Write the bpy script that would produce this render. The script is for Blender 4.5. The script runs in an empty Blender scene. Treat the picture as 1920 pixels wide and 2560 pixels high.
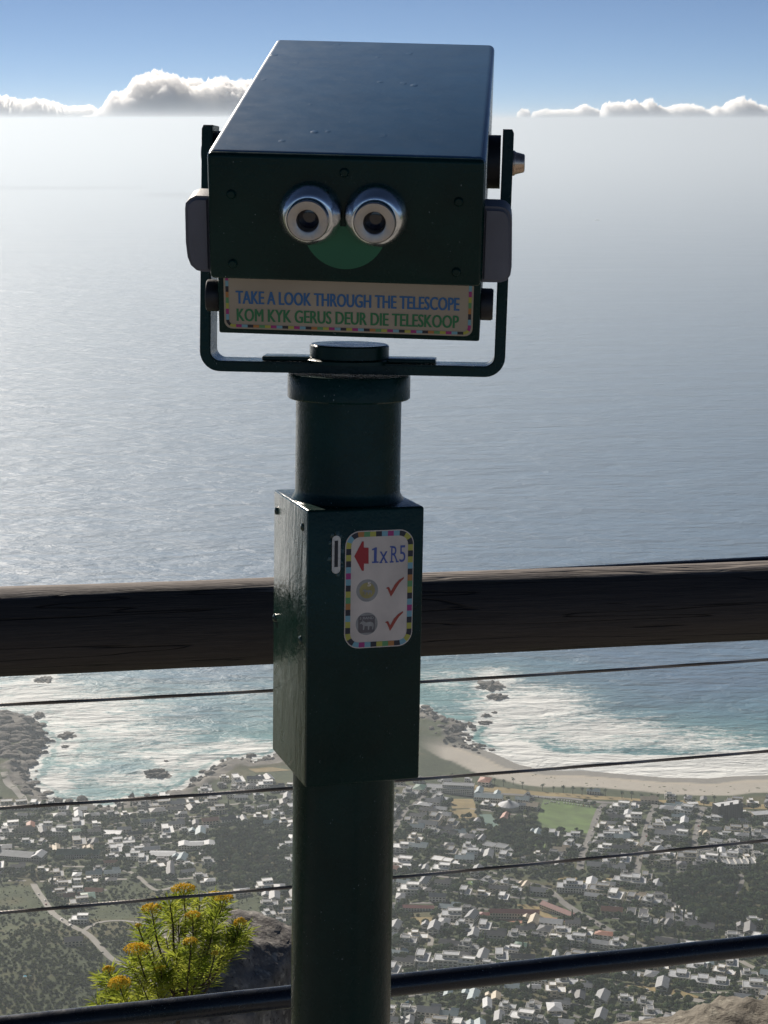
import bpy, bmesh, math, random
import numpy as np
from mathutils import Vector, Matrix, noise as mnoise
rad = math.radians
rng = random.Random(7)
nrng = np.random.default_rng(7)
SC = bpy.context.scene
COL = SC.collection

# ---------------------------------------------------------------- camera, sky, sun, exposure
FPX = 4811.0                                   # focal length in pixels of the 1920x2560 photograph
PITCH = math.atan(980 / FPX)                   # the camera looks this far below the level line
cam = bpy.data.cameras.new("camera"); camo = bpy.data.objects.new("camera", cam); COL.objects.link(camo)
cam.sensor_fit = 'VERTICAL'; cam.sensor_height = 36; cam.sensor_width = 27; cam.lens = FPX / 2560 * 36
cam.clip_start = 0.05; cam.clip_end = 200000
camo.location = (0, 0, 0); camo.rotation_euler = (rad(90) - PITCH, 0, 0)
SC.camera = camo

SUN_AZ, SUN_EL = rad(-27), rad(29)             # azimuth from +Y towards +X
SUNV = Vector((math.sin(SUN_AZ) * math.cos(SUN_EL), math.cos(SUN_AZ) * math.cos(SUN_EL), math.sin(SUN_EL)))
W = bpy.data.worlds.new("World"); SC.world = W; W.use_nodes = True
wn = W.node_tree.nodes; wl = W.node_tree.links
sky = wn.new('ShaderNodeTexSky'); sky.sky_type = 'NISHITA'; sky.sun_disc = False
sky.sun_elevation = SUN_EL; sky.sun_rotation = SUN_AZ
sky.altitude = 10000; sky.air_density = 1.0; sky.dust_density = 2.0; sky.ozone_density = 1.0
wl.new(sky.outputs[0], wn['Background'].inputs[0]); wn['Background'].inputs[1].default_value = 0.05
sl = bpy.data.lights.new("sun", 'SUN'); sl.energy = 5.0; sl.angle = rad(0.53); sl.color = (1, 0.905, 0.785)
so = bpy.data.objects.new("sun", sl); COL.objects.link(so); so.rotation_euler = SUNV.to_track_quat('Z', 'Y').to_euler()
SC.view_settings.view_transform = 'Standard'; SC.view_settings.look = 'None'
SC.view_settings.exposure = 0.5; SC.view_settings.gamma = 1
SC.cycles.use_denoising = True
SC.cycles.volume_bounces = 14; SC.cycles.max_bounces = 16; SC.cycles.transparent_max_bounces = 8

# ---------------------------------------------------------------- helpers
def ray(u, v):
    a = (u - 960) / FPX; b = (1280 - v) / FPX
    return np.array([a, math.cos(PITCH) + b * math.sin(PITCH), -math.sin(PITCH) + b * math.cos(PITCH)])

def proj(x, y, z):
    d = y * math.cos(PITCH) - z * math.sin(PITCH); u = y * math.sin(PITCH) + z * math.cos(PITCH)
    return 960 + FPX * x / d, 1280 - FPX * u / d

def rot(yaw, pitch, roll):
    return (Matrix.Rotation(rad(yaw), 4, 'Z') @ Matrix.Rotation(rad(pitch), 4, 'X') @ Matrix.Rotation(rad(roll), 4, 'Y'))

def tag(o, label=None, cat=None, group=None, kind=None):
    if label: o['label'] = label
    if cat: o['category'] = cat
    if group: o['group'] = group
    if kind: o['kind'] = kind
    return o

def empty(name, loc, label=None, cat=None, group=None):
    o = bpy.data.objects.new(name, None); COL.objects.link(o); o.location = loc; o.empty_display_size = 0.1
    return tag(o, label, cat, group)

class MB:
    """collects vertices and faces (with a material slot each) for ONE mesh object"""
    def __init__(s): s.v = []; s.f = []; s.m = []; s.sm = []
    def add(s, v, f, m=0, smooth=False):
        b = len(s.v); s.v += [tuple(p) for p in v]; s.f += [tuple(i + b for i in q) for q in f]
        s.m += [m] * len(f); s.sm += [smooth] * len(f)
    def bm(s, bm, m=0, smooth=False, M=None):
        bm.verts.index_update()
        s.add([(M @ v.co if M else v.co) for v in bm.verts], [[v.index for v in f.verts] for f in bm.faces], m, smooth); bm.free()
    def box(s, x0, x1, y0, y1, z0, z1, m=0, M=None, bevel=0, seg=2):
        if bevel:
            bm = bmesh.new(); bmesh.ops.create_cube(bm, size=1)
            for v in bm.verts: v.co = ((x0 + x1) / 2 + v.co.x * (x1 - x0), (y0 + y1) / 2 + v.co.y * (y1 - y0), (z0 + z1) / 2 + v.co.z * (z1 - z0))
            bmesh.ops.bevel(bm, geom=bm.edges[:], offset=bevel, segments=seg, profile=.5, affect='EDGES')
            s.bm(bm, m, True, M); return
        v = [Vector(p) for p in ((x0, y0, z0), (x1, y0, z0), (x1, y1, z0), (x0, y1, z0), (x0, y0, z1), (x1, y0, z1), (x1, y1, z1), (x0, y1, z1))]
        if M: v = [M @ p for p in v]
        s.add(v, [(0, 3, 2, 1), (4, 5, 6, 7), (0, 1, 5, 4), (1, 2, 6, 5), (2, 3, 7, 6), (3, 0, 4, 7)], m)
    def lathe(s, prof, n=48, m=0, M=None, smooth=True, cap=True):
        """prof: (radius, height) list, spun about local Z"""
        v = []; f = []
        for r, z in prof:
            for k in range(n):
                a = 2 * math.pi * k / n; p = Vector((r * math.cos(a), r * math.sin(a), z)); v.append(M @ p if M else p)
        for i in range(len(prof) - 1):
            for k in range(n):
                a, b = i * n + k, i * n + (k + 1) % n; f.append((a, b, b + n, a + n))
        s.add(v, f, m, smooth)
        if cap:
            for i in (0, len(prof) - 1):
                if prof[i][0] > 1e-6: s.add(v[i * n:(i + 1) * n], [tuple(range(n)) if i else tuple(range(n))[::-1]], m)
    def prism(s, poly, y0, y1, m=0, M=None):
        """polygon in local XZ, thickened along Y"""
        n = len(poly); v = [Vector((x, y0, z)) for x, z in poly] + [Vector((x, y1, z)) for x, z in poly]
        if M: v = [M @ p for p in v]
        s.add(v, [tuple(range(n)), tuple(range(2 * n - 1, n - 1, -1))] + [(i, (i + n), (i + 1) % n + n, (i + 1) % n) for i in range(n)], m)
    def tube(s, pts, radii, n=8, m=0, smooth=True):
        pts = [Vector(p) for p in pts]; v = []; f = []
        if not hasattr(radii, '__len__'): radii = [radii] * len(pts)
        up = None
        for i, p in enumerate(pts):
            d = (pts[min(i + 1, len(pts) - 1)] - pts[max(i - 1, 0)]).normalized()
            if up is None: up = Vector((0, 0, 1)) if abs(d.z) < .9 else Vector((1, 0, 0))
            a = (up - d * up.dot(d)).normalized(); b = d.cross(a); up = a
            for k in range(n):
                t = 2 * math.pi * k / n; v.append(p + (a * math.cos(t) + b * math.sin(t)) * radii[i])
        for i in range(len(pts) - 1):
            for k in range(n):
                q, r = i * n + k, i * n + (k + 1) % n; f.append((q, r, r + n, q + n))
        s.add(v, f, m, smooth)
        s.add(v[:n], [tuple(range(n))[::-1]], m); s.add(v[-n:], [tuple(range(n))], m)
    def build(s, name, mats, parent=None, F=None, origin=None, sharp=None):
        """F: frame baked into the vertices; origin: world point the vertices are stored relative to"""
        v = s.v
        if F is not None: v = [F @ Vector(p) for p in v]
        if origin is not None: v = [Vector(p) - origin for p in v]
        me = bpy.data.meshes.new(name); me.from_pydata([tuple(p) for p in v], [], s.f)
        for mm in (mats if isinstance(mats, (list, tuple)) else [mats]): me.materials.append(mm)
        me.polygons.foreach_set('material_index', s.m); me.polygons.foreach_set('use_smooth', s.sm); me.update()
        bm = bmesh.new(); bm.from_mesh(me); bmesh.ops.remove_doubles(bm, verts=bm.verts, dist=1e-6)
        bmesh.ops.recalc_face_normals(bm, faces=bm.faces); bm.to_mesh(me); bm.free()
        if not any(s.sm): me.shade_flat()
        if any(s.sm): me.set_sharp_from_angle(angle=rad(38 if sharp is None else sharp))
        o = bpy.data.objects.new(name, me); COL.objects.link(o)
        if parent: o.parent = parent
        return o

def bigmesh(name, V, Q, mat, smooth=False, attrs=None, mats=None, mi=None, parent=None):
    """numpy mesh; Q is an (n,3) or (n,4) index array"""
    V = np.asarray(V, np.float32); Q = np.asarray(Q, np.int32); k = Q.shape[1]
    me = bpy.data.meshes.new(name); me.vertices.add(len(V)); me.vertices.foreach_set('co', V.ravel())
    me.loops.add(Q.size); me.loops.foreach_set('vertex_index', Q.ravel())
    me.polygons.add(len(Q)); me.polygons.foreach_set('loop_start', np.arange(0, Q.size, k, dtype=np.int32))
    me.update(calc_edges=True)
    (me.shade_smooth if smooth else me.shade_flat)()
    for m_ in (mats or [mat]): me.materials.append(m_)
    if mi is not None: me.polygons.foreach_set('material_index', np.asarray(mi, np.int32))
    for an, av in (attrs or {}).items():
        av = np.asarray(av, np.float32)
        if av.ndim == 1: a = me.attributes.new(an, 'FLOAT', 'POINT'); a.data.foreach_set('value', av)
        else: a = me.attributes.new(an, 'FLOAT_COLOR', 'POINT'); a.data.foreach_set('color', av.ravel())
    o = bpy.data.objects.new(name, me); COL.objects.link(o)
    if parent: o.parent = parent
    return o

def vnoise(x, y, seed=0):
    xi = np.floor(x).astype(np.int64); yi = np.floor(y).astype(np.int64); fx = x - xi; fy = y - yi
    fx = fx * fx * (3 - 2 * fx); fy = fy * fy * (3 - 2 * fy)
    def h(a, b):
        n = (a * 374761393 + b * 668265263 + seed * 974711) & 0x7fffffff
        n = ((n ^ (n >> 13)) * 1274126177) & 0x7fffffff
        return ((n ^ (n >> 16)) & 0xffff) / 65535.0
    return (h(xi, yi) * (1 - fx) + h(xi + 1, yi) * fx) * (1 - fy) + (h(xi, yi + 1) * (1 - fx) + h(xi + 1, yi + 1) * fx) * fy

def fbm(x, y, oct=4, seed=0):
    t = 0; a = .5; s = 0
    for o in range(oct):
        t = t + a * vnoise(x * 2 ** o + 17 * o, y * 2 ** o - 31 * o, seed + o); s += a; a *= .5
    return t / s

# ---------------------------------------------------------------- materials
class NT:
    def __init__(s, name):
        s.mat = bpy.data.materials.new(name); s.mat.use_nodes = True; s.n = s.mat.node_tree.nodes; s.l = s.mat.node_tree.links
        s.p = s.n['Principled BSDF']; s.out = s.n['Material Output']
    def node(s, t, **kw):
        q = s.n.new(t)
        for k, v in kw.items():
            if k.startswith('i_'):
                q.inputs[k[2:].replace('_', ' ')].default_value = v
            else: setattr(q, k, v)
        return q
    def link(s, a, b): s.l.new(a, b)
    def coord(s, kind='Object', scale=(1, 1, 1), rotz=0):
        c = s.node('ShaderNodeTexCoord') if kind != 'Position' else s.node('ShaderNodeNewGeometry')
        m = s.node('ShaderNodeMapping'); m.inputs['Scale'].default_value = scale; m.inputs['Rotation'].default_value = (0, 0, rotz)
        s.link(c.outputs[kind], m.inputs[0]); return m.outputs[0]
    def noise(s, vec, scale, detail=4, rough=.55, dist=0):
        q = s.node('ShaderNodeTexNoise'); q.inputs['Scale'].default_value = scale; q.inputs['Detail'].default_value = detail
        q.inputs['Roughness'].default_value = rough; q.inputs['Distortion'].default_value = dist
        s.link(vec, q.inputs['Vector']); return q.outputs['Fac']
    def ramp(s, fac, stops):
        q = s.node('ShaderNodeValToRGB'); e = q.color_ramp.elements
        while len(e) < len(stops): e.new(.5)
        for el, (p, c) in zip(e, stops):
            el.position = p; el.color = (c, c, c, 1) if not hasattr(c, '__len__') else (*c[:3], 1)
        s.link(fac, q.inputs[0]); return q.outputs[0]
    def math(s, op, a, b=None, clamp=False):
        q = s.node('ShaderNodeMath', operation=op, use_clamp=clamp)
        for i, x in enumerate((a, b)):
            if x is None: continue
            if isinstance(x, (int, float)): q.inputs[i].default_value = x
            else: s.link(x, q.inputs[i])
        return q.outputs[0]
    def mix(s, fac, a, b):
        q = s.node('ShaderNodeMix', data_type='RGBA')
        for i, x in ((0, fac), (6, a), (7, b)):
            if isinstance(x, (int, float)): q.inputs[i].default_value = x
            elif hasattr(x, '__len__'): q.inputs[i].default_value = (*x[:3], 1)
            else: s.link(x, q.inputs[i])
        return q.outputs[2]
    def bump(s, h, dist, strength=1, normal=None):
        q = s.node('ShaderNodeBump'); q.inputs['Distance'].default_value = dist; q.inputs['Strength'].default_value = strength
        s.link(h, q.inputs['Height'])
        if normal is not None: s.link(normal, q.inputs['Normal'])
        return q.outputs[0]
    def set(s, color=None, rough=None, metal=None, normal=None, spec=None, coat=None):
        for k, x in (('Base Color', color), ('Roughness', rough), ('Metallic', metal), ('Normal', normal), ('Specular IOR Level', spec), ('Coat Weight', coat)):
            if x is None: continue
            if isinstance(x, (int, float)): s.p.inputs[k].default_value = x
            elif hasattr(x, '__len__'): s.p.inputs[k].default_value = (*x[:3], 1)
            else: s.link(x, s.p.inputs[k])
        return s.mat

def simple(name, c, rough=.7, metal=0, var=.25, scale=3, kind='Object', spec=None, bump=0, bscale=40):
    t = NT(name); v = t.coord(kind)
    n = t.noise(v, scale, 4)
    col = t.mix(t.ramp(n, [(.3, 0), (.7, 1)]), [x * (1 - var) for x in c], [min(1, x * (1 + var)) for x in c])
    nm = t.bump(t.noise(v, bscale, 3), bump) if bump else None
    return t.set(col, rough, metal, nm, spec)

def paint(name, c, rough=.32, drip=0.0, chips=0.0, lump=.0022, spec=.5, fine=.0004, var=.22, rvar=.3, coat=None, pits=0):
    """thick, brushed, weathered gloss paint on steel"""
    t = NT(name); v = t.coord('Object')
    n1 = t.noise(v, 14, 4, .6); n2 = t.noise(v, 260, 3, .6)
    col = t.mix(t.ramp(n1, [(.35, 0), (.7, 1)]), [x * (1 - var) for x in c], [x * (1 + var) for x in c])
    if chips:
        ch = t.ramp(t.noise(v, 420, 2, .5), [(.74 - chips * .05, 0), (.77, 1)])
        ch = t.math('MULTIPLY', ch, t.ramp(t.noise(v, 22, 2), [(.5, 0), (.62, 1)]))
        col = t.mix(ch, col, (.32, .36, .36))
    nm = t.bump(n2, fine, .8)
    nm = t.bump(t.noise(v, 26, 5, .62), lump, .8, nm)
    if pits:                                     # sparse dents and dried runs in the brushed coat
        vo = t.node('ShaderNodeTexVoronoi'); vo.inputs['Scale'].default_value = 34; t.link(t.coord('Object', (1, .55, 1)), vo.inputs['Vector'])
        pt = t.math('MULTIPLY', t.ramp(vo.outputs['Distance'], [(.10, 1), (.17, 0)]), t.ramp(t.noise(v, 17, 2), [(.52, 0), (.60, 1)]))
        nm = t.bump(pt, .0007, 1, nm); nm = t.bump(t.noise(t.coord('Object', (1, .12, 1)), 60, 3), .00006, 1, nm)
        sp_ = t.ramp(t.noise(v, 300, 1), [(.80, 0), (.83, 1)]); col = t.mix(sp_, col, (.5, .55, .58))
    if drip:
        vd = t.coord('Object', (1, 1, .16)); nm = t.bump(t.noise(vd, 34, 3, .5, .6), drip, 1, nm)
    r = t.ramp(t.noise(v, 40, 3), [(.3, rough * (1 - rvar * .7)), (.7, min(1, rough * (1 + rvar)))])
    return t.set(col, r, 0, nm, spec, coat)

M = {}
M['paint'] = paint('dark green gloss paint', (.0015, .0215, .0180), .25, spec=.2, lump=.0012, chips=.35)
M['paint_side'] = paint('dark green gloss paint with runs', (.006, .030, .021), .22, drip=.003, lump=.003, coat=.12)
M['paint_sky_sheen'] = paint('dark green paint, brushed and pitted', (.035, .105, .20), .30, lump=.00003, pits=1, chips=.8, fine=.00008, var=.08, spec=.8, rvar=.08)  # sky sheen on the lid painted in as a lighter, bluer base colour
M['tube_paint'] = paint('blue black chipped paint', (.006, .010, .018), .26, chips=1.2, lump=.0004)
M['black'] = simple('black rubber', (.006, .006, .009), .5, bump=.0004, bscale=200)
M['grip'] = simple('grey moulded plastic', (.10, .10, .122), .55, var=.12, scale=20, bump=.0003, bscale=500)
def brushed(name, c, rough):
    t = NT(name); v = t.coord('Object', (1, 1, 1)); n = t.noise(v, 300, 3)
    return t.set(c, t.ramp(n, [(.3, rough * .7), (.7, rough * 1.3)]), 1, t.bump(n, .00015, .5))
M['steel'] = brushed('turned stainless steel', (.74, .75, .77), .20)
M['steel_face'] = brushed('satin steel rim', (.44, .41, .39), .42)
M['brass'] = brushed('worn bronze knob', (.55, .42, .33), .3)
M['lens'] = NT('coated lens glass').set((.004, .004, .012), .05, 0, None, .8)
M['smile'] = simple('bright green vinyl patch', (.005, .105, .048), .5, var=.12)
M['white_sticker'] = simple('weathered white vinyl', (.62, .52, .45), .4, var=.2, scale=18)
M['sign_white'] = simple('cream sign face', (.37, .295, .215), .45, var=.12, scale=9)
for k, c in dict(blue=(.02, .12, .30), green=(.02, .17, .06), navy=(.05, .085, .30), red=(.36, .01, .015), tick=(.34, .045, .025),
                 c_black=(.012, .010, .02), c_yellow=(.42, .38, .06), c_orange=(.42, .17, .04), c_green=(.10, .27, .10),
                 c_cyan=(.18, .36, .42), c_pink=(.34, .02, .16)).items():
    M[k] = simple('printed ' + k.replace('c_', ''), c, .45, var=.1)
M['gold'] = simple('printed gold coin', (.36, .29, .10), .45, var=.2, scale=60)
M['silver'] = simple('printed silver coin', (.30, .28, .26), .45, var=.2, scale=60)
M['silver_dark'] = simple('printed silver coin, shaded print', (.12, .10, .10), .45, var=.2, scale=60)
M['coin_rim'] = simple('printed coin edge', (.10, .08, .06), .45)
M['galv'] = brushed('twisted galvanised wire', (.25, .235, .225), .5)

def wood():
    t = NT('weathered dark timber'); v = t.coord('Object', (1, 1, 1), 0)
    c = t.node('ShaderNodeTexCoord'); m = t.node('ShaderNodeMapping'); m.inputs['Scale'].default_value = (1.6, 38, 38)
    t.link(c.outputs['Object'], m.inputs[0]); vec = m.outputs[0]
    g = t.noise(vec, 3.2, 6, .65, .5); f = t.noise(vec, 14, 3, .6)
    m2 = t.node('ShaderNodeMapping'); m2.inputs['Scale'].default_value = (.7, 16, 16); t.link(c.outputs['Object'], m2.inputs[0])
    k = t.ramp(t.math('ABSOLUTE', t.math('SUBTRACT', t.noise(m2.outputs[0], 1.9, 3, .5, .4), .5)), [(0, 0), (.011, 1)])
    col = t.mix(t.ramp(g, [(.3, 0), (.72, 1)]), (.034, .028, .0255), (.056, .046, .041))
    col = t.mix(t.ramp(f, [(.45, 0), (.8, .5)]), col, (.085, .07, .062))
    col = t.mix(t.math('ADD', t.math('MULTIPLY', k, .75), .25), (.006, .005, .004), col)
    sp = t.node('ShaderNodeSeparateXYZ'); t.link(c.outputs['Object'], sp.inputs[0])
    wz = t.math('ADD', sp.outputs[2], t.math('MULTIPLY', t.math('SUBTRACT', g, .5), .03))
    sunlit_wear = t.math('MULTIPLY', t.ramp(t.math('MULTIPLY', wz, 10), [(.52, 0), (.58, 1)]), t.ramp(f, [(.25, .4), (.6, 1)]))  # weathered top, made paler to paint in the sunlit strip along the rail
    col = t.mix(sunlit_wear, col, (.22, .195, .18))
    h = t.math('ADD', t.math('MULTIPLY', g, .5), t.math('ADD', t.math('MULTIPLY', f, .25), t.math('MULTIPLY', k, .8)))
    return t.set(col, .78, 0, t.bump(h, .004, 1), .3)
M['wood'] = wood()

def rockmat(name, dark, light, lichen, scale=9):
    t = NT(name); v = t.coord('Object')
    a = t.noise(v, scale, 7, .65); b = t.noise(v, scale * 5, 4, .6)
    col = t.mix(t.ramp(a, [(.3, 0), (.7, 1)]), dark, light)
    col = t.mix(t.ramp(t.noise(v, scale * 2.3, 5, .6), [(.55, 0), (.66, 1)]), col, lichen)
    col = t.mix(t.ramp(b, [(.28, 1), (.42, 0)]), col, [x * .4 for x in dark])
    h = t.math('ADD', a, t.math('MULTIPLY', b, .35))
    return t.set(col, .9, 0, t.bump(h, .05 / scale * 9 * .35, 1), .2)
M['rock_dark'] = rockmat('dark sandstone', (.07, .066, .066), (.24, .23, .22), (.34, .33, .30), 18)
M['rock_light'] = rockmat('lichened grey sandstone', (.10, .092, .078), (.24, .22, .185), (.30, .285, .24), 12)
M['cliff'] = rockmat('mountain sandstone', (.07, .066, .06), (.20, .19, .165), (.25, .23, .2), 1.2)
M['paving'] = simple('terrace concrete', (.26, .25, .23), .85, var=.2, scale=4, bump=.004, bscale=60)

def leafmat(name, c1, c2, scale, trans=.35, kind='Object'):
    t = NT(name); v = t.coord(kind); n = t.noise(v, scale, 3)
    col = t.mix(t.ramp(n, [(.35, 0), (.65, 1)]), c1, c2)
    t.set(col, .5 if kind == 'Object' else .75, 0, None, .35 if kind == 'Object' else .08)
    tr = t.node('ShaderNodeBsdfTranslucent'); t.link(col, tr.inputs[0])
    mx = t.node('ShaderNodeMixShader'); mx.inputs[0].default_value = trans
    t.link(t.p.outputs[0], mx.inputs[1]); t.link(tr.outputs[0], mx.inputs[2]); t.link(mx.outputs[0], t.out.inputs[0])
    return t.mat
M['needle'] = leafmat('yellow green needle leaf', (.17, .24, .022), (.44, .47, .08), 22, .58)
M['flower'] = leafmat('orange yellow florets', (.85, .62, .03), (1.0, .86, .14), 90, .3)
M['stem'] = simple('dark woody stem', (.05, .034, .022), .85, var=.4, scale=60, bump=.002, bscale=150)
M['crown'] = leafmat('dark tree foliage', (.030, .068, .024), (.078, .130, .044), .25, .15, 'Position')
M['crown_olive'] = leafmat('olive tree foliage', (.058, .084, .028), (.125, .155, .052), .25, .15, 'Position')
M['crown_pine'] = leafmat('pine foliage', (.022, .052, .023), (.058, .095, .038), .3, .1, 'Position')
M['scrub'] = leafmat('hillside scrub foliage', (.055, .072, .032), (.105, .125, .055), .05, .1, 'Position')
M['bark'] = simple('tree bark', (.07, .05, .035), .9)
for k, c in dict(w_white=(.74, .73, .70), w_cream=(.60, .55, .45), w_grey=(.38, .38, .38), w_brick=(.30, .16, .11), w_pink=(.55, .38, .32), w_dark=(.06, .055, .055),
                 r_light=(.40, .425, .46), r_grey=(.185, .20, .225), r_dark=(.06, .065, .08), r_white=(.72, .74, .76), r_terra=(.33, .135, .085),
                 r_red=(.20, .045, .04), r_green=(.05, .13, .095), r_blue=(.22, .30, .34), r_tan=(.44, .37, .27)).items():
    M[k] = simple('house ' + k[2:] + (' wall' if k[0] == 'w' else ' roof'), c, .6 if k[0] == 'r' else .8, var=.14, scale=.35, kind='Position')
M['glass'] = NT('dark window glass').set((.02, .025, .03), .12, 0, None, .6)
M['asphalt'] = simple('asphalt', (.16, .155, .15), .85, var=.2, scale=.05, kind='Position')
M['road_pale'] = simple('sunbleached road', (.25, .24, .22), .85, var=.15, scale=.05, kind='Position')
M['grass'] = simple('mown grass', (.085, .145, .032), .9, var=.38, scale=.035, kind='Position')
M['dry_grass'] = simple('dry grass', (.23, .175, .07), .9, var=.25, scale=.05, kind='Position')
M['court'] = simple('hard court', (.11, .19, .16), .8, var=.1, scale=.05, kind='Position')
M['clay'] = simple('red clay path', (.33, .16, .10), .9, var=.1, scale=.05, kind='Position')
M['pool'] = simple('pool water', (.10, .42, .55), .1, var=.1, scale=.1, kind='Position')
M['line_white'] = simple('white line', (.7, .7, .68), .8)
for k, c in dict(car_white=(.72, .72, .72), car_silver=(.42, .43, .45), car_dark=(.03, .03, .04), car_red=(.30, .03, .03)).items():
    M[k] = simple(k.replace('_', ' ') + ' paint', c, .25, var=.03)
M['tyre'] = simple('car tyre', (.02, .02, .02), .9)

# ---------------------------------------------------------------- setting: land, sea
SEA = -1060.0
SHORE_PX = [(-40, 1796), (0, 1798), (41, 1797), (73, 1804), (94, 1832), (114, 1855), (105, 1887), (84, 1903), (72, 1925), (78, 1960), (100, 1988), (126, 2003), (160, 2010),
            (220, 2012), (256, 2022), (293, 2017), (320, 2003), (380, 1996), (440, 1984), (486, 1966), (500, 1942), (540, 1922), (560, 1905), (618, 1897), (641, 1910), (690, 1890),
            (760, 1860), (860, 1832), (960, 1800), (1040, 1772), (1075, 1784), (1095, 1800), (1135, 1806), (1165, 1818), (1150, 1842), (1160, 1858), (1240, 1885), (1295, 1910),
            (1365, 1926), (1450, 1926), (1540, 1933), (1655, 1943), (1770, 1946), (1830, 1940), (1920, 1938), (2060, 1936), (2300, 1925)]
def sea_pt(u, v):
    r = ray(u, v); return (r * (SEA / r[2]))[:2]
SHORE = [np.array([-7000., 4300.]), np.array([-2500., 3700.])] + [sea_pt(*p) for p in SHORE_PX] + [np.array([2600., 3150.]), np.array([7000., 3300.])]
# roughen the rocky part of the coast
_s = []
for i in range(len(SHORE) - 1):
    a, b = SHORE[i], SHORE[i + 1]; n = max(1, int(np.linalg.norm(b - a) / 22)) if 2 <= i < len(SHORE) - 3 else 1
    rocky = 2 <= i <= 36
    for k in range(n):
        p = a + (b - a) * k / n
        if rocky and (k or i > 2): p = p + nrng.normal(0, 5, 2)
        _s.append(p)
_s.append(SHORE[-1]); SHORE = np.array(_s)
POLY = np.vstack([SHORE, [[7000, -3000], [-7000, -3000]]])
def sdist(x, y):
    """signed distance to the waterline, positive inland"""
    x = np.atleast_1d(np.asarray(x, float)); y = np.atleast_1d(np.asarray(y, float))
    d = np.full(x.shape, 1e9); ins = np.zeros(x.shape, bool)
    for a, b in zip(SHORE[:-1], SHORE[1:]):
        e = b - a; t = np.clip(((x - a[0]) * e[0] + (y - a[1]) * e[1]) / (e @ e), 0, 1)
        d = np.minimum(d, (x - a[0] - t * e[0]) ** 2 + (y - a[1] - t * e[1]) ** 2)
    for a, b in zip(POLY, np.roll(POLY, -1, 0)):
        c = (a[1] > y) != (b[1] > y)
        with np.errstate(divide='ignore', invalid='ignore'):
            ins ^= c & (x < (b[0] - a[0]) * (y - a[1]) / (b[1] - a[1] + 1e-12) + a[0])
    return np.where(ins, 1, -1) * np.sqrt(d)

GX = np.concatenate([[-6500, -5000, -3500, -2500, -1800], np.arange(-1400, 1401, 7), [1800, 2500, 3500, 5000, 6500]]).astype(float)
GY = np.concatenate([[20, 60, 120, 220, 350, 500, 700, 900, 1100, 1300, 1450, 1600, 1700], np.arange(1780, 3760, 7), [3900, 4200, 4600]]).astype(float)
XX, YY = np.meshgrid(GX, GY)
SD = sdist(XX.ravel(), YY.ravel()).reshape(XX.shape)
BEACH = np.clip((XX - 60) / 40, 0, 1) * (1 - np.clip((YY - 3165) / 40, 0, 1) * np.clip((172 - XX) / 30, 0, 1))                               # the sandy bay lies to the right
ROCKY = 1 - BEACH
d = np.maximum(SD, 0)
h_beach = np.minimum(d, 95) * .05 + np.maximum(d - 95, 0) * .105
h_rock = np.minimum(d, 30) * .22 + np.maximum(d - 30, 0) * .098
H = BEACH * h_beach + ROCKY * h_rock
rk = np.clip(1 - np.abs(SD - 18) / 34, 0, 1) * ROCKY
H += rk * (np.abs(fbm(XX / 26, YY / 26, 4, 5) - .5) * 34 + (vnoise(XX / 9, YY / 9, 9) - .4) * 6)
head = np.clip(1 - np.hypot(XX + 690, (YY - 3270)) / 120, 0, 1)       # boulder headland at the left
H += head * 14 * (SD > 4)
H += (fbm(XX / 140, YY / 140, 3, 3) - .5) * np.clip(d / 250, 0, 1) * 16
H += np.maximum(1850 - YY, 0) * .35
# a spur rises on the left hillside
H += 26 * np.exp(-(((XX + 430) / 190) ** 2 + ((YY - 2150) / 260) ** 2)) * (SD > 0)
H = np.where(SD < 0, np.maximum(SD * .12, -3.5), H)
ZZ = SEA + H
def hgt(x, y):
    i = np.clip(np.searchsorted(GX, x) - 1, 0, len(GX) - 2); j = np.clip(np.searchsorted(GY, y) - 1, 0, len(GY) - 2)
    fx = (x - GX[i]) / (GX[i + 1] - GX[i]); fy = (y - GY[j]) / (GY[j + 1] - GY[j])
    return (ZZ[j, i] * (1 - fx) + ZZ[j, i + 1] * fx) * (1 - fy) + (ZZ[j + 1, i] * (1 - fx) + ZZ[j + 1, i + 1] * fx) * fy
def sdi(x, y):
    i = np.clip(np.searchsorted(GX, x) - 1, 0, len(GX) - 2); j = np.clip(np.searchsorted(GY, y) - 1, 0, len(GY) - 2)
    return SD[j, i]
def ground(u, v):
    """the point of the land (or sea) seen at a place in the photograph"""
    r = ray(u, v); t0 = 1750.0; t = t0
    while t < 4200:
        p = r * t
        if p[2] < max(hgt(p[0], p[1]), SEA): break
        t += 4.0
    a, b = t - 4, t
    for _ in range(12):
        m = (a + b) / 2; p = r * m
        if p[2] < max(hgt(p[0], p[1]), SEA): b = m
        else: a = m
    p = r * b; return Vector((p[0], p[1], max(hgt(p[0], p[1]), SEA)))

# colours of the ground itself: sand, wet sand, rock, scrub, gardens
n1 = fbm(XX / 60, YY / 60, 4, 21); n2 = fbm(XX / 14, YY / 14, 3, 31)
veg = np.stack([.038 + .044 * n1 + .025 * (n2 - .5), .056 + .05 * n1 + .03 * (n2 - .5), .026 + .022 * n1 + .012 * (n2 - .5)], -1)
dry = .6 * np.clip((n1 - .55) * 7, 0, 1)[..., None]
veg = veg * (1 - dry) + dry * np.array([.13, .105, .055])
sand = np.array([.54, .505, .45]) * (.94 + .12 * n2[..., None]); wet = np.array([.31, .30, .285])
dune = np.exp(-((SD - 34 - 8 * (n1 - .5)) / 5) ** 2)[..., None]; sand = sand * (1 - .5 * dune) + .5 * dune * np.array([.64, .56, .44])
wm = np.clip((30 + 18 * (fbm(XX / 90, YY / 90, 2, 77) - .5) - SD) / 3, 0, 1)[..., None]
sandc = sand * (1 - wm) + wet * wm
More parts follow.
